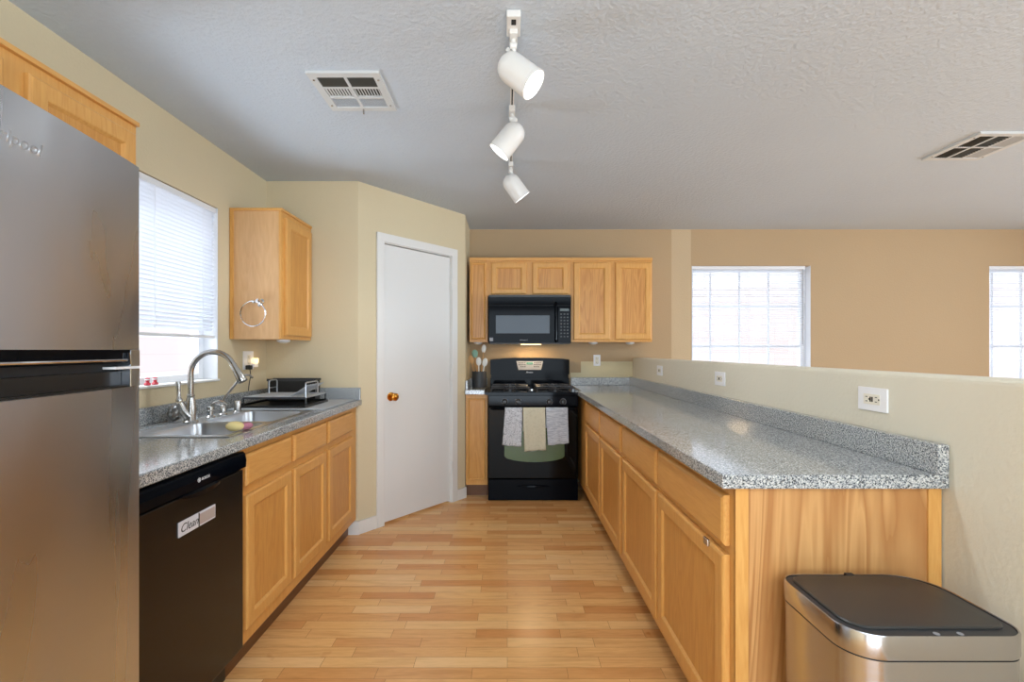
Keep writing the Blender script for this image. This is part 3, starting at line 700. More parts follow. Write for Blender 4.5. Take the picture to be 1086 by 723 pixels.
# ---------------------------------------------------------------- refrigerator
fr = thing('refrigerator', 'large stainless top-freezer refrigerator at the left edge, its pocket handles dark', 'refrigerator', (-.897, 1.165, 0), rz=math.radians(6))
# local: x = out of the door, y = along the face (0 at the far edge, negative towards the camera)
FW = .80; ZT = 1.70
def lobj(name, bm, m, parent=fr, **k): return obj(name, bm, m, parent, local=True, **k)
lobj('cabinet_body', B((-.66, -.075, -FW+.006, -.004, .03, ZT-.012)), M['dark_grey'])
def slab(z0, z1, ycut=None):
    # door slab with a gently bowed face
    bm = bmesh.new(); P = []; n_ = 10
    for i in range(n_+1):
        t_ = i/n_; y = -FW+FW*t_; x = .0-.010*(2*t_-1)**2
        P.append((x, y))
    pts = [(-.068, -FW), (-.012, -FW)] + P[1:-1] + [(-.012, 0), (-.068, 0)]
    prism(bm, pts, z0, z1); return bm
GAPZ = 1.207
up = lobj('freezer_door', slab(1.2505, ZT), M['steel'], smooth=True)
lo = lobj('fridge_door', slab(.06, 1.162), M['steel'], smooth=True)
# the narrow steel end that runs beside the pockets
lobj('door_corner', B((-.068, -.0095, -.034, -.0005, GAPZ+.004, 1.2505), bev=.0015), M['steel'], up)
lobj('door_corner', B((-.068, -.0095, -.034, -.0005, 1.162, GAPZ-.002), bev=.0015), M['steel'], lo)
lobj('pocket_handle', B((-.06, -.018, -FW+.004, -.035, GAPZ+.012, 1.25), (-.06, -.010, -FW+.004, -.035, 1.243, 1.2502)), M['black_gloss'], up)
bm = bmesh.new(); tube(bm, [(-.015, -FW+.01, 1.226), (-.015, -.04, 1.226)], .0035, 8); o = lobj('handle_trim', bm, M['chrome'], up, smooth=True)
lobj('pocket_handle', B((-.06, -.03, -FW+.004, -.035, 1.163, GAPZ-.008), (-.06, -.012, -FW+.004, -.035, 1.160, 1.166)), M['black_satin'], lo)
lobj('door_gasket', B((-.06, -.04, -FW+.004, -.035, GAPZ-.0075, GAPZ+.0115)), M['black_matt'])
bm = bmesh.new(); tube(bm, [(-.012, -.0345, 1.2495), (-.009, -.0345, 1.215)], .0014, 6); tube(bm, [(-.0095, -.0345, GAPZ-.003), (-.0095, -.0345, 1.163)], .0014, 6); lobj('edge_trim', bm, M['chrome'], lo)
lobj('hinge_shim', B((-.05, -.012, -.08, -.0, GAPZ-.0018, GAPZ+.0035)), M['plastic'])
o = lobj('brand_lettering', text_bm('Whirlpool', .034, .0012, .25, Matrix(((0, 0, 1, -.0005), (1, 0, 0, -.362), (0, 1, 0, 1.618), (0, 0, 0, 1)))), M['chrome'], up)
for yy in (-FW+.05, -.06):
    bm = bmesh.new(); cyl(bm, (-.1, yy, 0), (-.1, yy, .03), .018, 12); lobj('levelling_foot', bm, M['black_matt'])
lobj('base_grille', B((-.07, -.055, -FW+.01, -.01, .005, .055)), M['black_matt'])

# ---------------------------------------------------------------- range
RX0, RX1, RY = -.161, .588, 3.909; RC = (RX0+RX1)/2
d = thing('kitchen_range', 'black freestanding gas range with three towels on its oven door', 'stove', (RC, 4.18, 0))
obj('range_body', B((RX0+.004, RX1-.004, RY+.03, YB-.02, .03, .877)), M['black_gloss'], d)
for x in (RX0+.04, RX1-.04):
    bm = bmesh.new(); cyl(bm, (x, 4.0, 0), (x, 4.0, .03), .015, 10); obj('foot', bm, M['black_matt'], d)
# cooktop: front lip wider than the body
bm = bmesh.new(); cw0, cw1 = -.186, .611
rings(bm, [[Vector((cw0, 3.862, z)), Vector((cw1, 3.862, z)), Vector((cw1, 4.40, z)), Vector((cw0, 4.40, z))] for z in (.880, .904)])
bmesh.ops.bevel(bm, geom=list(bm.edges), offset=.006, segments=2, affect='EDGES'); ct = obj('cooktop', bm, M['black_gloss'], d)
obj('control_panel', B((RX0+.002, RX1-.002, RY-.018, RY+.03, .785, .879), bev=.006), M['black_gloss'], d)
for px_ in (535.3, 549.7, 582.6, 597.2):
    x = X_(px_, RY-.02); z = Z_(426, RY-.02); bm = bmesh.new()
    lathe(bm, [(.024, 0), (.024, .003), (.019, .005), (.017, .022), (.015, .026), (0, .027)], (x, RY-.018, z), (0, -1, 0)); box(bm, x-.003, x+.003, RY-.052, RY-.03, z-.017, z+.017, .002)
    kn = obj('knob', bm, M['black_satin'], d, smooth=True)
    bm = bmesh.new(); tube(bm, [(x+.0255*math.cos(a*PI/12), RY-.0195, z+.0255*math.sin(a*PI/12)) for a in range(-4, 17)], .0012, 5); obj('dial_marking', bm, M['grey_mark'], kn)
od = obj('oven_door', B((RX0+.002, RX1-.002, RY-.006, RY+.03, .185, .780), bev=.006), M['black_glass'], d)
# window in the door: arched bottom glass
bm = bmesh.new(); wx0, wx1 = X_(535, RY), X_(598.5, RY); P = [(wx0, .62), (wx0, .37)]
for i in range(9): t_ = i/8; P.append((wx0+.02+(wx1-wx0-.04)*t_, .352-.03*math.sin(PI*t_)**.7))
P += [(wx1, .37), (wx1, .62)]
rings(bm, [[Vector((x, y, z)) for x, z in P] for y in (RY-.0055, RY-.0078)]); o = obj('oven_window', bm, M['oven_green'], od); o['label'] = 'greenish glass window with arched lower edge'
hy, hz = RY-.055, Z_(433.6, RY-.055)
bm = bmesh.new(); tube(bm, [(RX0+.03, RY-.006, hz), (RX0+.035, hy+.012, hz), (RX0+.05, hy, hz), (RX1-.05, hy, hz), (RX1-.035, hy+.012, hz), (RX1-.03, RY-.006, hz)], .010, 10); obj('door_handle', bm, M['black_gloss'], od, smooth=True)
dw = obj('storage_drawer', B((RX0+.002, RX1-.002, RY-.004, RY+.03, .005+.0, .178), bev=.006), M['black_gloss'], d)
bm = bmesh.new(); R = []
for i in range(17):
    t_ = i/16; x = RC-.135+.27*t_; s_ = math.sin(PI*t_)
    R.append([Vector((x, y, z)) for y, z in ((RY-.003, .125+.010*s_), (RY-.004-.016*s_, .123+.008*s_), (RY-.004-.018*s_, .118), (RY-.003, .116-.008*s_))])
rings(bm, R); obj('drawer_pull', bm, M['black_gloss'], dw, smooth=True)
# backguard
gy = 4.375; gx0, gx1 = X_(520.2, gy), X_(603.7, gy)
bm = bmesh.new(); P = [(gx0, .905)]
for i in range(13): t_ = i/12; P.append((gx0+(gx1-gx0)*t_, Z_(381.2, gy)+.018*math.sin(PI*t_)**.6))
P += [(gx1, .905)]
def ext(P, y0_, y1_): 
    b_ = bmesh.new(); rings(b_, [[Vector((x, y, z)) for x, z in P] for y in (y0_, y1_)]); return b_
Pu = [(x, max(z, 1.025)) for x, z in P]
bg_ = obj('backguard', ext(Pu, gy-.012, YB-.025), M['black_gloss'], d)
obj('backguard_base', B((gx0, gx1, gy, YB-.025, .904, .99), (gx0+.004, gx1-.004, gy+.02, YB-.03, .99, 1.026)), M['black_gloss'], d)
sx0, sx1, sz0, sz1 = X_(547.5, gy), X_(576, gy), Z_(392, gy), Z_(382.8, gy)
bm = ext([(sx0+.02, sz0), (sx1-.02, sz0), (sx1, sz1), (sx0, sz1)], gy-.0135, gy-.011); o = obj('display_panel', bm, M['display'], bg_); o['label'] = 'silver touch panel'
mx_ = (sx0+sx1)/2
obj('clock_display', B((mx_-.03, mx_+.03, gy-.0145, gy-.0136, sz1-.032, sz1-.010)), M['display_green'], o)
for sgn in (-1, 1):
    bm = bmesh.new()
    for i in range(4):
        for j in range(3):
            xx = mx_+sgn*(.044+i*.018); zz = sz1-.015-j*.018
            if abs(xx-mx_) < .11-.1*(j*.12): box(bm, xx-.006, xx+.006, gy-.0143, gy-.0136, zz-.005, zz+.005)
    obj('keypad', bm, M['dark_grey'], o)
obj('brand_lettering', text_bm('Amana', .022, .0006, .15, frame((X_(561.5, gy), gy-.0128, Z_(394.6, gy)), (1, 0, 0), (0, -1, 0))), M['white_mark'], bg_)
# burners and grates
for bx in (RC-.19, RC+.19):
    for by in (4.0, 4.23):
        bm = bmesh.new(); lathe(bm, [(.055, 0), (.055, .006), (.03, .008), (.03, .016), (.036, .018), (.036, .024), (.02, .027), (0, .027)], (bx, by, .9035)); obj('burner', bm, M['iron'], d, smooth=True)
        bm = bmesh.new(); w2, dd, gz = .155, .105, .934
        tube(bm, [(bx-w2, by-dd, gz), (bx+w2, by-dd, gz), (bx+w2, by+dd, gz), (bx-w2, by+dd, gz)], .0055, 6, True)
        for q in ((-w2, 0, -.045, 0), (w2, 0, .045, 0), (0, -dd, 0, -.04), (0, dd, 0, .04)): tube(bm, [(bx+q[0], by+q[1], gz), (bx+q[2], by+q[3], gz+.006)], .005, 6)
        for q in ((-1, -1), (1, -1), (1, 1), (-1, 1)): tube(bm, [(bx+q[0]*w2, by+q[1]*dd, gz), (bx+q[0]*w2, by+q[1]*dd, .904)], .005, 6)
        obj('grate', bm, M['iron'], d, smooth=True)
bm = bmesh.new(); cyl(bm, (RC, 4.12, .9035), (RC, 4.12, .911), .04, 20); o = obj('spoon_plate', bm, M['chrome'], d, smooth=True); o['label'] = 'shiny round centre plate'

# towels over the oven handle
def towel(px0, px1, bpx0, bpx1, pyb, skew, m, label, seed):
    rnd = random.Random(seed); ph = rnd.random()*6; nu, nv = 22, 34; bm = bmesh.new(); r = .0135
    Yf = hy-r; x0, x1 = X_(px0, Yf), X_(px1, Yf); b0, b1 = X_(bpx0, Yf), X_(bpx1, Yf); zb_ = Z_(pyb, Yf-.01)
    Lf = hz-zb_; Lb = Lf*.55; G = []
    for j in range(nv+1):
        s_ = -Lb+(Lb+PI*r+Lf)*j/nv; row = []
        for i in range(nu+1):
            t_ = i/nu
            if s_ < 0: y, z, g = hy+r, hz+s_, 0
            elif s_ < PI*r: a = s_/r; y, z, g = hy+r*math.cos(a), hz+r*math.sin(a), 0
            else: g = (s_-PI*r)/Lf; y, z = hy-r, hz-(s_-PI*r)
            x = (x0+(b0-x0)*g)+((x1+(b1-x1)*g)-(x0+(b0-x0)*g))*t_
            wv = .0035*(.2+g)*math.sin(t_*9+ph+g*1.5)+.002*math.sin(t_*21+ph*2)*(g)
            if s_ < 0: wv *= .2
            y += -abs(wv)-.003*g if g > 0 else 0
            z += skew*g*(t_-.5)+.002*math.sin(t_*13+ph)*g
            row.append(bm.verts.new((x, y, z)))
        G.append(row)
    for j in range(nv):
        for i in range(nu): bm.faces.new((G[j][i], G[j][i+1], G[j+1][i+1], G[j+1][i]))
    o = single('kitchen_towel', bm, m, label, 'towel', 'towels hung over the oven handle', smooth=True)
    s = o.modifiers.new('thick', 'SOLIDIFY'); s.thickness = .003; s.offset = 0
    return o
towel(535.6, 553.8, 532.8, 552.8, 472.8, -.012, M['towel_spot'], 'white towel with dark specks, leftmost on the oven handle', 1)
towel(554.6, 578.2, 556.2, 579.0, 478.0, .012, M['towel_cream'], 'plain cream towel, the longest on the oven handle', 2)
towel(579.0, 602.2, 581.0, 603.2, 471.2, .018, M['towel_stripe'], 'grey and white woven towel, rightmost on the oven handle', 3)

# ---------------------------------------------------------------- microwave
my = 4.03; mx0, mx1, mz0, mz1 = X_(518, my), X_(605.6, my), Z_(364.6, my), Z_(314.9, my)
d = thing('microwave', 'black over-the-range microwave under the short oak cabinet', 'microwave', ((mx0+mx1)/2, 4.25, mz0))
obj('casing', B((mx0+.002, mx1-.002, my+.03, YB-.003, mz0+.012, Z_(313.8, YF)-.001)), M['black_satin'], d)
obj('vent_grille', B((mx0, mx1, my+.002, my+.03, Z_(323.5, my), mz1), bev=.003), M['black_gloss'], d)
dx1 = X_(591.5, my)
do = obj('door', B((mx0, dx1, my, my+.03, mz0+.008, Z_(324, my)), bev=.004), M['black_gloss'], d)
obj('door_window', B((X_(525.8, my), X_(583, my), my-.002, my+.002, Z_(353.5, my), Z_(334.3, my)), bev=.0008), M['micro_glass'], do)
bm = bmesh.new(); hx = X_(589.5, my); tube(bm, [(hx, my, Z_(321, my)), (hx, my-.025, Z_(323, my)), (hx, my-.03, Z_(330, my)), (hx, my-.03, Z_(352, my)), (hx, my-.025, Z_(360, my)), (hx, my, Z_(362, my))], .010, 10); obj('handle', bm, M['black_gloss'], do, smooth=True)
kp = obj('keypad_panel', B((dx1+.001, mx1, my+.001, my+.03, mz0+.008, Z_(324, my)), bev=.003), M['black_gloss'], d)
bm = bmesh.new()
for i in range(3):
    for j in range(8): xx = X_(595.2+i*3.4, my); zz = Z_(333+j*3.4, my); box(bm, xx-.007, xx+.007, my-.0002, my+.001, zz-.0055, zz+.0055)
obj('keys', bm, mat('dim_key_print', (.035, .037, .04, 1), .4), kp)
obj('clock_display', B((X_(593.8, my), X_(603.5, my), my-.0003, my+.001, Z_(329.8, my), Z_(327, my))), mat('dim_display', (.02, .035, .03, 1), .2), kp)
obj('brand_lettering', text_bm('Whirlpool', .016, .0004, .2, frame((X_(555, my), my-.0003, Z_(360.5, my)), (1, 0, 0), (0, -1, 0))), M['grey_mark'], do)
obj('sticker', B((X_(519.3, my), X_(523, my), my-.0008, my+.001, Z_(361.6, my), Z_(358, my))), M['grey_mark'], do)
obj('underside', B((mx0+.006, mx1-.006, my+.01, YB-.01, mz0, mz0+.012), bev=.002), M['black_satin'], d)
lm = obj('cooktop_lamp', B((RC-.09, RC+.09, 4.24, 4.31, mz0-.003, mz0+.002)), M['warm_lens'], d)
l = area('cooktop_lamp_light', (0, 0, 0), (0, 0, 0), .16, .06, 1.5, (1, .70, .38)); l.parent = lm; l.location = Vector((RC, 4.275, mz0-.006))-OFF[lm.name]

# ---------------------------------------------------------------- utensils
cx_, cy_ = X_(508.3, 4.22), 4.22
d = thing('utensil_crock', 'charcoal crock of cooking utensils left of the range', 'crock', (cx_, cy_, CT))
bm = bmesh.new(); lathe(bm, [(.060, 0), (.065, .003), (.066, .14), (.064, .145), (.060, .143), (.059, .012), (0, .010)], (cx_, cy_, CT+.0005), seg=32); obj('vessel', bm, M['crock'], d, smooth=True)
def utensil(name, label, dx, dy, tip, m, kind):
    p0 = Vector((cx_+dx*.3, cy_+dy*.3, CT+.016)); p1 = Vector((X_(tip[0], cy_+dy), cy_+dy, Z_(tip[1], cy_+dy)))
    dr = (p1-p0).normalized(); Ln = (p1-p0).length
    bm = bmesh.new(); tube(bm, [p0, p0+dr*(Ln-.06)], .0045, 8)
    d = thing(name, label, 'utensil', p0, 'utensils in the crock'); obj('handle', bm, M['wood_tool'] if kind != 'w' else m, d, smooth=True)
    bm = bmesh.new(); bmesh.ops.create_uvsphere(bm, u_segments=16, v_segments=10, radius=1)
    w_ = {'spat': .026, 'spoon': .02, 'w': .024}[kind]
    bmesh.ops.scale(bm, vec=(w_, .006, .038), verts=bm.verts)
    if kind == 'spat':
        for v in bm.verts:
            if v.co.z > 0: v.co.x *= 1.15
    q = Vector((0, 0, 1)).rotation_difference(dr).to_matrix().to_4x4(); bmesh.ops.transform(bm, matrix=Matrix.Translation(p1-dr*.035) @ q, verts=bm.verts)
    obj('head', bm, m, d, smooth=True)
utensil('spatula', 'sage green spatula in the crock by the range', -.02, .0, (503.2, 371), M['silicone_green'], 'spat')
utensil('wooden_spoon', 'wooden spoon leaning far left in the utensil crock', -.05, -.02, (498.8, 377), M['wood_tool'], 'spoon')
utensil('wooden_spoon', 'pale wooden spoon between the green spatula and the white ladle', -.01, .035, (504.8, 383), M['wood_tool'], 'spoon')
utensil('ladle', 'white ladle head drooping from the crock, middle of the bunch', .0, -.02, (507.5, 379), M['silicone_white'], 'w')
utensil('slotted_turner', 'white slotted turner at the right side of the utensil crock', .035, -.025, (515, 380), M['silicone_white'], 'w')
utensil('whisk_handle', 'tall slim white utensil standing highest in the crock', .02, .03, (513.5, 365.5), M['silicone_white'], 'spoon')

# ---------------------------------------------------------------- trash can
d = thing('trash_can', 'stainless rectangular bin with charcoal lid at the end of the peninsula', 'trash can', (.91, 1.11, 0))
tx0, tx1, ty0, ty1 = .717, 1.097, .978, 1.255
def rrect(x0, x1, y0, y1, rs, z, n_=8):
    P = []
    for (cx, cy, a0, r) in ((x1, y1, 0, rs[0]), (x0, y1, 90, rs[1]), (x0, y0, 180, rs[2]), (x1, y0, 270, rs[3])):
        sx_ = -1 if cx == x1 else 1; sy_ = -1 if cy == y1 else 1
        for i in range(n_+1): a = math.radians(a0+90*i/n_); P.append(Vector((cx+sx_*r+r*math.cos(a), cy+sy_*r+r*math.sin(a), z)))
    return P
RS = (.10, .045, .075, .05)
def sh(e, z): return rrect(tx0+e, tx1-e, ty0+e, ty1-e, tuple(max(r-e, .01) for r in RS), z)
bm = bmesh.new(); rings(bm, [sh(.012, .012), sh(.010, .03), sh(.003, .55), sh(.002, .601)]); obj('bin_body', bm, M['steel_can'], d, smooth=True)
bm = bmesh.new(); rings(bm, [sh(.006, 0), sh(.005, .012)]); obj('base_ring', bm, M['black_matt'], d, smooth=True)
bm = bmesh.new(); rings(bm, [sh(.004, .6012), sh(.004, .6045)]); obj('seam', bm, M['black_matt'], d, smooth=True)
bm = bmesh.new(); rings(bm, [sh(.001, .6047), sh(.0, .608), sh(0, .652), sh(.002, .655), sh(.0045, .654), sh(.0045, .642)]); obj('steel_band', bm, M['steel_can'], d, smooth=True)
bm = bmesh.new(); rings(bm, [sh(.0046, .6422), sh(.0046, .650), sh(.006, .6515)]); li = obj('lid_surround', bm, M['dark_grey'], d, smooth=True)
def sh2(e, z): return rrect(tx0+.020+e, tx1-.018-e, ty0+.030+e, ty1-.014-e, tuple(max(r-.012-e, .01) for r in (.10, .045, .06, .045)), z)
bm = bmesh.new(); rings(bm, [sh2(0, .6517), sh2(0, .655), sh2(.003, .6575), sh2(.012, .6582)]); obj('lid', bm, M['lid_grey'], d, smooth=True)
for xx in (.905, .955):
    bm = bmesh.new(); lathe(bm, [(.006, 0), (.006, .0008), (0, .001)], (xx, ty0+.016, .6516)); obj('indicator', bm, M['grey_mark'], li)
obj('hinge_tab', B((.895, .915, ty1-.014, ty1-.001, .6512, .6585), bev=.001), M['black_matt'], li)
bm = B((.84, .97, ty0-.03, ty0+.002, .012, .03), bev=.004); obj('pedal', bm, M['steel_can'], d)

# ---------------------------------------------------------------- outlets
def outlet(name, label, Mx, w_, h_, horiz=False, kind='duplex', loc=None):
    d = thing(name, label, 'outlet', loc, 'wall outlets')
    def q(bm, *b, bev=0): t = bmesh.new(); box(t, *b, bev); merge(bm, t, Mx)
    bm = bmesh.new(); q(bm, -w_/2, w_/2, -h_/2, h_/2, 0, .006, bev=.002); obj('cover_plate', bm, M['plastic'], d)
    R_ = Matrix.Rotation(PI/2, 4, 'Z') if horiz else Matrix()
    bm = bmesh.new(); t = bmesh.new(); box(t, -.0165, .0165, -.034, .034, .006, .0078, .0008); merge(bm, t, Mx @ R_); o = obj('receptacle', bm, M['ivory'], d)
    bm = bmesh.new()
    for s in (-1, 1):
        for b in ((-.0085, -.006, s*.02-.004, s*.02+.005), (.006, .0085, s*.02-.004, s*.02+.005), (-.0025, .0025, s*.02-.013, s*.02-.008)):
            t = bmesh.new(); box(t, *b, .0078, .0081); merge(bm, t, Mx @ R_)
    for b in ((-.008, .008, -.0065, -.0015), (-.008, .008, .0015, .0065)) if horiz else ():
        t = bmesh.new(); box(t, *b, .0078, .0086); merge(bm, t, Mx @ R_)
    obj('slots', bm, M['slot'], o)
for (Y, lb) in ((1.531, 'horizontal white outlet on the half wall, nearest the camera'), (2.63, 'horizontal white outlet on the half wall, the middle one'), (3.67, 'horizontal white outlet on the half wall, nearest the back wall')):
    z = 1.09; loc = (XH, Y, z); outlet('wall_outlet', lb, frame((XH-.0003, Y, z), (0, -1, 0), (-1, 0, 0)), .122, .076, True, loc=loc)
z = Z_(382, YB); outlet('wall_outlet', 'upright white outlet on the back wall beside the range', frame((X_(633, YB), YB-.0003, z), (1, 0, 0), (0, -1, 0)), .066, .105, loc=(X_(633, YB), YB, z))
# left wall plate pair with night light
z = 1.185; outlet('wall_outlet', 'white double plate on the left wall under the towel-ring cabinet', frame((XL+.0003, 2.97, z), (0, 1, 0), (1, 0, 0)), .116, .115, loc=(XL, 2.97, z))
d = thing('night_light', 'glowing plug-in night light on the plate under the towel-ring cabinet', 'night light', (XL+.01, 3.02, 1.165))
obj('plug_body', B((XL+.009, XL+.024, 3.0, 3.05, 1.14, 1.165), bev=.003), M['plastic'], d)
lm = obj('glowing_lens', B((XL+.009, XL+.03, 3.003, 3.047, 1.165, 1.198), bev=.005), M['night'], d); lm['label'] = 'glowing amber lens'
pl = bpy.data.lights.new('night_glow', 'POINT'); pl.energy = .04; pl.color = (1, .7, .35); pl.shadow_soft_size = .02
po = bpy.data.objects.new('night_glow', pl); C.objects.link(po); po.parent = lm; po.location = Vector((XL+.06, 3.02, 1.18))-OFF[lm.name]
d = thing('plug_adapter', 'small dark plug hanging at the outlet behind the faucet head', 'plug', (XL+.01, 2.93, 1.09))
obj('plug', B((XL+.009, XL+.04, 2.925, 2.955, 1.128, 1.155), bev=.005), M['black_matt'], d)
bm = bmesh.new(); tube(bm, [(XL+.03, 2.94, 1.13), (XL+.035, 2.94, 1.09), (XL+.028, 2.935, 1.04), (XL+.026, 2.93, .996)], .0025, 6); obj('cord', bm, M['black_matt'], d)

# ---------------------------------------------------------------- towel ring on the cabinet side
ry = 2.777; X0 = X_(277.3, ry); Z0 = Z_(320.5, ry)
d = thing('towel_ring', 'clear round towel ring with chrome post on the cabinet side', 'towel ring', (X0, ry, Z0))
bm = bmesh.new(); lathe(bm, [(.018, 0), (.018, .004), (.010, .010), (.009, .03), (.013, .034), (.013, .044), (0, .048)], (X0, ry, Z0+.004), (0, -1, 0)); obj('post', bm, M['chrome'], d, smooth=True)
bm = bmesh.new(); lathe(bm, [(.008, 0), (.010, .006), (.010, .016), (.006, .02)], (X0-.016, ry-.034, Z0+.0), (-1, 0, .0)); lathe(bm, [(.008, 0), (.010, .006), (.010, .014), (.006, .018)], (X0+.004, ry-.034, Z0-.012), (.3, 0, -1)); obj('ring_clasp', bm, M['chrome'], d, smooth=True)
rc = Vector((X_(271.8, ry), ry-.036, Z_(333, ry))); bm = bmesh.new()
tube(bm, [rc+Vector((.073*math.cos(a*PI/24), 0, .073*math.sin(a*PI/24))) for a in range(48)], .0042, 8, True); obj('ring', bm, M['chrome'], d, smooth=True)
# puck lights under cabinets
pk = []
for loc, lb in (((-1.40, 2.95, 1.3138), 'white puck light under the towel-ring cabinet'), ((X_(507, 4.3), 4.3, zb), 'white puck light under the narrow filler cabinet'), ((X_(629, 4.28), 4.28, zb), 'white puck light under the tall cabinet, nearer the microwave'), ((X_(668, 4.28), 4.28, zb), 'white puck light under the tall cabinet, farther from the microwave')):
    if not pk:
        d = thing('puck_light', lb, 'light', loc, 'puck lights under the wall cabinets'); x, y, z = loc
        bm = bmesh.new(); lathe(bm, [(.038, 0), (.038, -.012), (.030, -.016), (0, -.016)][::-1], loc, seg=28); obj('puck_housing', bm, M['plastic'], d, smooth=True)
        bm = bmesh.new(); lathe(bm, [(.026, -.0155), (.022, -.021), (0, -.023)][::-1], loc, seg=24); obj('puck_lens', bm, M['ivory'], d, smooth=True); pk.append(d)
    else:
        c = dup(pk[0]); c.location = loc; c['label'] = lb

# ---------------------------------------------------------------- ceiling: track, spotlights, vents
TX = .022
d = thing('ceiling_track', 'slim white ceiling track holding the three spotlights', 'light track', (TX, 2.3, ZC))
obj('rail', B((TX-.009, TX+.009, 1.62, 2.98, ZC-.014, ZC-.001), bev=.002), M['fixture'], d)
obj('power_feed', B((TX-.024, TX+.024, 1.585, 1.69, ZC-.024, ZC-.0005), bev=.003), M['fixture'], d)
obj('feed_slot', B((TX-.008, TX+.008, 1.60, 1.625, ZC-.026, ZC-.022)), M['slot'], d)
obj('rail_slot', B((TX-.003, TX+.003, 1.70, 2.96, ZC-.0148, ZC-.0138)), M['slot'], d)
def spot(label, mid, axis, Y, seed, power, lit=True):
    a = Vector(axis).normalized(); mid = Vector(mid); d = thing('spotlight', label, 'spotlight', (TX, Y, ZC-.014), 'white track spotlights')
    obj('track_adapter', B((TX-.014, TX+.014, Y-.035, Y+.035, ZC-.04, ZC-.0145), bev=.003), M['fixture'], d)
    L2 = .078; r = .053; s_ = mid-a*L2
    side = a.cross(Vector((0, 0, 1))).normalized(); br = bmesh.new()
    for sg in (1,):
        P = [Vector((TX, Y, ZC-.038)), Vector((TX, Y, ZC-.062)), Vector((TX, Y, ZC-.062)).lerp(mid-a*.01+side*sg*.0, .35)+Vector((0, 0, .005)), mid-a*.02+Vector((0, 0, r*.93))]
        tube(br, P, [.008, .008, .007, .007], 8)
    obox(br, Matrix.Translation(mid-a*.02+Vector((0, 0, r))) @ align(a), -.012, .012, -.007, .007, -.03, .03, .002)
    lathe(br, [(.011, -.012), (.012, 0), (.011, .012)], (TX, Y, ZC-.062), (1, 0, 0), 12)
    obj('bracket', br, M['fixture'], d, smooth=True)
    prof = [(0, -.004)]+[(r*math.sin(t*PI/16), .05-.052*math.cos(t*PI/16)) for t in range(1, 9)]+[(r+.001, .10), (r+.0015, .150), (r+.003, .152), (r+.003, .158), (r-.001, .158), (r-.002, .152), (r-.006, .10), (0, .098)]
    bm = bmesh.new(); lathe(bm, prof, s_, a, 32); h = obj('lamp_housing', bm, M['fixture'], d, smooth=True)
    bm = bmesh.new(); lathe(bm, [(.030, .1005), (.037, .125), (.034, .133), (0, .139)], s_, a, 28); b_ = obj('bulb', bm, M['bulb'], h, smooth=True)
    l = bpy.data.lights.new('spot_beam', 'SPOT'); l.energy = power; l.spot_size = math.radians(105); l.spot_blend = .7; l.color = (.97, .98, 1); l.shadow_soft_size = .045
    lo_ = bpy.data.objects.new('spot_beam', l); C.objects.link(lo_); lo_.parent = b_; lo_.location = s_+a*.17-OFF[b_.name]; lo_.rotation_euler = (-a).to_track_quat('Z', 'Y').to_euler()
spot('nearest white track spotlight, its lit lens facing right and down', (.037, 1.70, 2.25), (.71, -.19, -.66), 1.68, 0, 16)
spot('middle white track spotlight, tipped towards the left', (.011, 2.21, 2.24), (-.63, .07, -.77), 2.21, 1, 14)
spot('farthest white track spotlight, tipped right over the range', (.043, 2.86, 2.24), (.6, .2, -.77), 2.86, 2, 12)

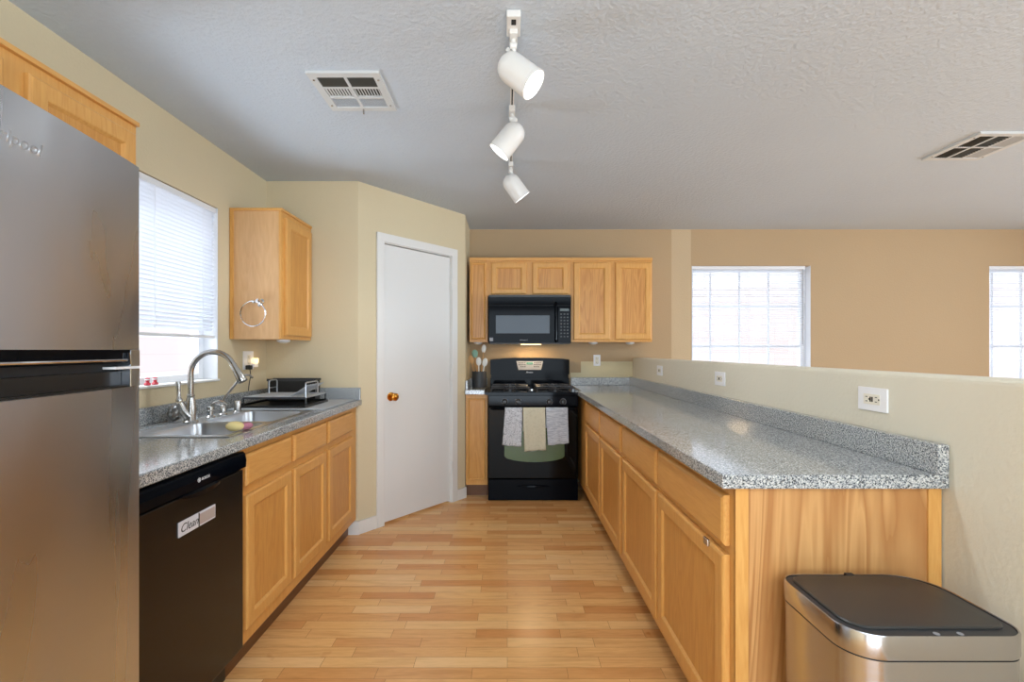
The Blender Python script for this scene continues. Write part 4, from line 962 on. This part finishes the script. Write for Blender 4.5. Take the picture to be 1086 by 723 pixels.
def vent(label, x0, x1, y0, y1, cells, alongx, lever, colmat):
    d = thing('ceiling_vent', label, 'air vent', ((x0+x1)/2, (y0+y1)/2, ZC), 'ceiling air vents')
    z1, z0 = ZC-.0005, ZC-.012; bd = .032
    nx, ny = cells; gx = (x1-x0-2*bd)/nx; gy_ = (y1-y0-2*bd)/ny; g = .006
    bm = bmesh.new()
    for b in ((x0, x1, y0, y0+bd, z0, z1), (x0, x1, y1-bd, y1, z0, z1), (x0, x0+bd, y0+bd, y1-bd, z0, z1), (x1-bd, x1, y0+bd, y1-bd, z0, z1)): box(bm, *b)
    for i in range(1, nx): box(bm, x0+bd+gx*i-g, x0+bd+gx*i+g, y0+bd, y1-bd, z0+.0003, z1)
    for j in range(1, ny): box(bm, x0+bd, x1-bd, y0+bd+gy_*j-g, y0+bd+gy_*j+g, z0+.0006, z1)
    obj('vent_frame', bm, M['vent_white'], d)
    for i in range(nx):
        for j in range(ny):
            a0, a1 = x0+bd+gx*i+g, x0+bd+gx*(i+1)-g; b0, b1 = y0+bd+gy_*j+g, y0+bd+gy_*(j+1)-g
            if i == 0: a0 -= g
            if i == nx-1: a1 += g
            if j == 0: b0 -= g
            if j == ny-1: b1 += g
            ax, tilt, hf, back = alongx(i, j); bm = bmesh.new(); cnt = 9
            for s in range(cnt):
                f = (s+.5)/cnt
                if ax: c_ = b0+(b1-b0)*f; hw = (b1-b0)/cnt*hf; t_ = bmesh.new(); box(t_, a0, a1, -hw, hw, -.0006, .0006); merge(bm, t_, Matrix.Translation((0, c_, ZC-.008)) @ Matrix.Rotation(math.radians(tilt), 4, 'X'))
                else: c_ = a0+(a1-a0)*f; hw = (a1-a0)/cnt*hf; t_ = bmesh.new(); box(t_, -hw, hw, b0, b1, -.0006, .0006); merge(bm, t_, Matrix.Translation((c_, 0, ZC-.008)) @ Matrix.Rotation(math.radians(tilt), 4, 'Y'))
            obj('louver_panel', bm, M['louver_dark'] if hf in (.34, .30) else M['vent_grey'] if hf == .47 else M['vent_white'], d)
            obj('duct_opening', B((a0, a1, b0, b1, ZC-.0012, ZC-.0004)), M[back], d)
    bm = bmesh.new()
    for xx in (x0+.016, x1-.016):
        for yy in (y0+.05, y1-.05): lathe(bm, [(.005, 0), (.005, .002), (0, .003)], (xx, yy, z0), (0, 0, -1), 10)
    obj('screws', bm, M['nickel'], d)
    if lever: obj('lever', B(((x0+x1)/2-.003, (x0+x1)/2+.003, y1-.02, y1-.008, z0-.02, z0), bev=.001), M['nickel'], d)
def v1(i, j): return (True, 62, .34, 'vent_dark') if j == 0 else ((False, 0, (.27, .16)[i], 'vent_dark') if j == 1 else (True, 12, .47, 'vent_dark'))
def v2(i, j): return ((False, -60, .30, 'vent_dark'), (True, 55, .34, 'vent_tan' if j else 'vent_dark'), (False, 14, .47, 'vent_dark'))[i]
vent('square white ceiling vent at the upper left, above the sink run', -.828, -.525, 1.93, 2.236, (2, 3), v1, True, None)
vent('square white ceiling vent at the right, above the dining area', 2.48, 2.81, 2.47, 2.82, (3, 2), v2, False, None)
